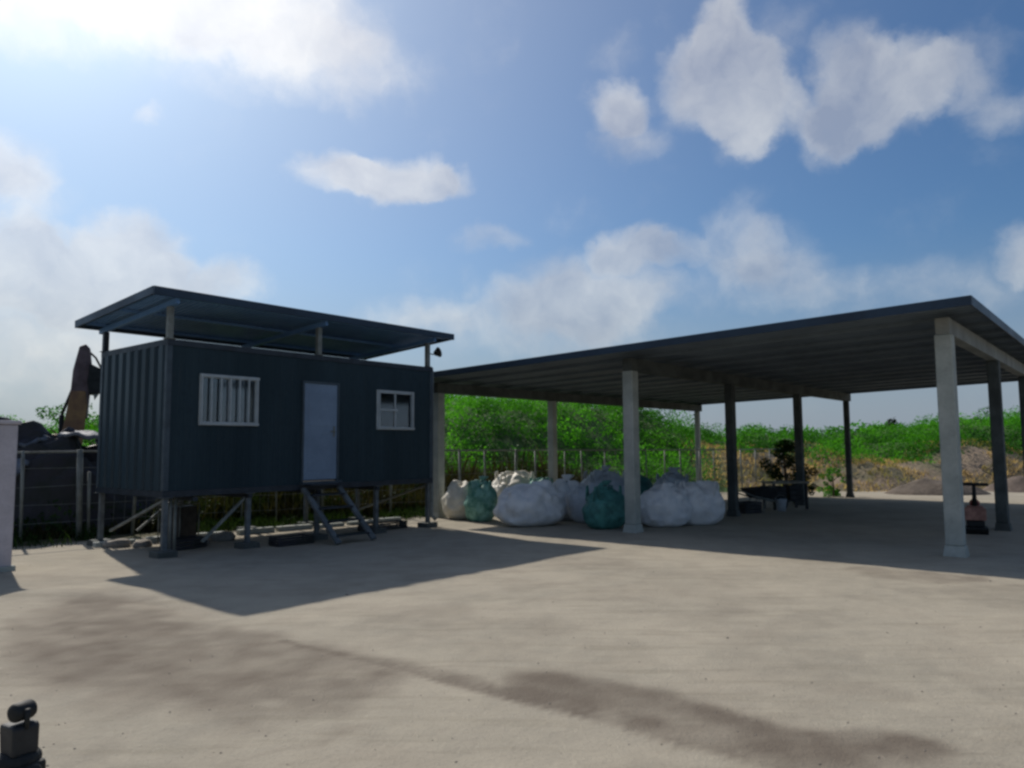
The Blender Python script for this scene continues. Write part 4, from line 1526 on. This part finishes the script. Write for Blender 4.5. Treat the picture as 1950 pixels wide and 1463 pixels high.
for k, (x, y, z, a, b, rz_, rx_, lb) in enumerate([
        (-9.15, 15.9, 1.98, 0.9, 0.6, 0.3, 0.12, 'pale bluish sheet on top of the scrap heap, nearest the cabin'),
        (-10.1, 15.3, 1.88, 0.8, 0.55, -0.3, 0.35, 'crumpled grey sheet on the scrap heap close to the gate pillar'),
        (-8.75, 16.2, 1.80, 0.55, 0.4, 0.9, 0.2, 'small grey sheet on the heap hard against the cabin corner'),
        (-9.9, 14.6, 1.35, 0.6, 0.45, 0.1, 0.7, 'pale purple grey sheet halfway down the front of the heap')]):
    o = slab_mb(a, b, 0.07, k * 3.1).build('sheet', M_PALE, None, True)
    o.location = (x, y, z)
    o.rotation_euler = (rx_, 0.1, rz_)
    tag(o, lb, 'sheet', 'sheets lying on the scrap heap')

# ------------------------------------------------------------------ excavator behind the heap
ex = empty('excavator', (-15.55, 23.7, -0.08), R(30), 'yellow brown excavator with its arm folded upright, parked behind the scrap heap', 'excavator')
ex.scale = (1.13, 1.13, 1.13)
for s in (-1, 1):
    mb = MB()
    n_ = 14
    prof = []
    for k in range(n_):
        a = math.pi / 2 + math.pi * k / (n_ - 1)
        prof.append((-0.95 + 0.32 * math.cos(a), 0.34 + 0.32 * math.sin(a)))
    for k in range(n_):
        a = -math.pi / 2 + math.pi * k / (n_ - 1)
        prof.append((0.95 + 0.32 * math.cos(a), 0.34 + 0.32 * math.sin(a)))
    mb.prism(prof, s * 0.75 - 0.2, s * 0.75 + 0.2)
    mb.build('track', M_BLACK, ex)
MB().lathe([(0.55, 0.55), (0.55, 0.78)], 20).build('turntable', M_BLACK, ex)
mb = MB()
mb.prism([(-1.35, 0.8), (1.0, 0.8), (1.0, 1.0), (0.2, 1.35), (-1.2, 1.42), (-1.4, 1.2)], -0.95, 0.95)
body = mb.build('body', M_EXC, ex, bevel=0.04)
cabm = MB()
cabm.prism([(0.25, 1.36), (1.05, 1.02), (1.1, 1.5), (0.9, 2.05), (0.25, 2.05)], 0.2, 0.9)
cabo = cabm.build('cab', M_EXC, ex, bevel=0.03)
MB().box(0.35, 0.85, 0.905, 0.915, 1.5, 1.98).build('window', M_GLASS, cabo)
MB().prism([(1.115, 1.5), (1.13, 1.5), (0.93, 2.0), (0.915, 2.0)], 0.27, 0.83).build('window', M_GLASS, cabo)
# boom (lower yellow part) goes up, dark stick above, bucket hangs at the side
mb = MB()
mb.prism([(0.75, 0.95), (1.25, 0.95), (1.42, 1.9), (1.48, 2.9), (1.42, 3.3), (1.05, 3.3), (0.95, 2.6), (0.85, 1.9)], -0.24, 0.24)
mb.build('boom', M_EXC, ex, bevel=0.03)
mb = MB()
mb.prism([(1.0, 2.5), (1.5, 2.5), (1.58, 3.9), (1.5, 4.55), (1.38, 4.68), (1.22, 4.6), (1.08, 3.9)], -0.19, 0.19)
stick = mb.build('stick', M_EXD, ex, bevel=0.03)
mb = MB()
mb.tube([(0.85, 0, 1.7), (0.85, 0, 2.6)], 0.07, 10)
mb.tube([(0.85, 0, 2.6), (1.1, 0, 3.4)], 0.04, 8)
mb.build('hydraulic_ram', M_BLACK, stick, True)
mb = MB()
mb.prism([(1.5, 4.1), (1.8, 3.95), (1.95, 3.65), (1.93, 3.35), (1.7, 3.2), (1.5, 3.22), (1.45, 3.6)], -0.34, 0.34)
bkt = mb.build('bucket', M_BLACK, ex, bevel=0.02)
mb = MB()
for k in range(4):
    y = -0.28 + k * 0.187
    mb.prism([(1.62, 3.25), (1.78, 3.26), (1.66, 3.06)], y - 0.03, y + 0.03)
mb.build('tooth', M_GALV, bkt)
mb = MB()
mb.tube([(1.45, 0, 4.5), (1.65, 0, 4.3), (1.85, 0, 3.9)], 0.03, 8)
mb.build('link_arm', M_BLACK, ex, True)

# ------------------------------------------------------------------ black standpipe at the near left corner
sp = empty('standpipe', (-1.672, 2.6, gl(-1.672, 2.6)[2]), R(-33), 'black metal standpipe with a round cap and side knob at the bottom left corner', 'standpipe')
mb = MB()
mb.lathe([(0.085, -0.05), (0.085, 0.02), (0.045, 0.03), (0.045, 0.42)], 20)
mb.build('pipe', M_BLACK, sp, True)
mb = MB()
mb.box(-0.085, 0.062, -0.06, 0.06, 0.30, 0.60)
mb.lathe([(0.072, 0.59), (0.07, 0.615), (0.055, 0.63)], 20, Matrix.Translation((-0.012, 0, 0)))
mb.build('valve_body', M_BLACK, sp, bevel=0.018)
mb = MB()
mb.prism([(-0.05, 0.625), (0.04, 0.625), (0.042, 0.715), (0.03, 0.725), (-0.058, 0.72), (-0.062, 0.70)], -0.042, 0.042)
mb.build('collar', M_DARKOBJ, sp, bevel=0.008)
mb = MB()
mb.tube([(0.036, 0, 0.71), (0.041, 0, 0.775)], 0.009, 8)
mb.build('hinge_pin', M_BLACK, sp, True)
Mx = Matrix.Translation((0.003, 0, 0.762)) @ Matrix.Rotation(R(90), 4, 'X') @ Matrix.Rotation(R(12), 4, 'Y')
mb = MB()
mb.lathe([(0.015, -0.038), (0.027, -0.034), (0.031, -0.026), (0.031, 0.026), (0.027, 0.034), (0.015, 0.038)], 20, Mx)
mb.build('cap', M_BLACK, sp, True)
mb = MB()
mb.lathe([(0.010, -0.01), (0.010, 0.022), (0.024, 0.026), (0.028, 0.038), (0.020, 0.05)], 14, Matrix.Translation((0.06, 0, 0.575)) @ Matrix.Rotation(R(80), 4, 'Y'))
mb.build('knob', M_BLACK, sp, True)
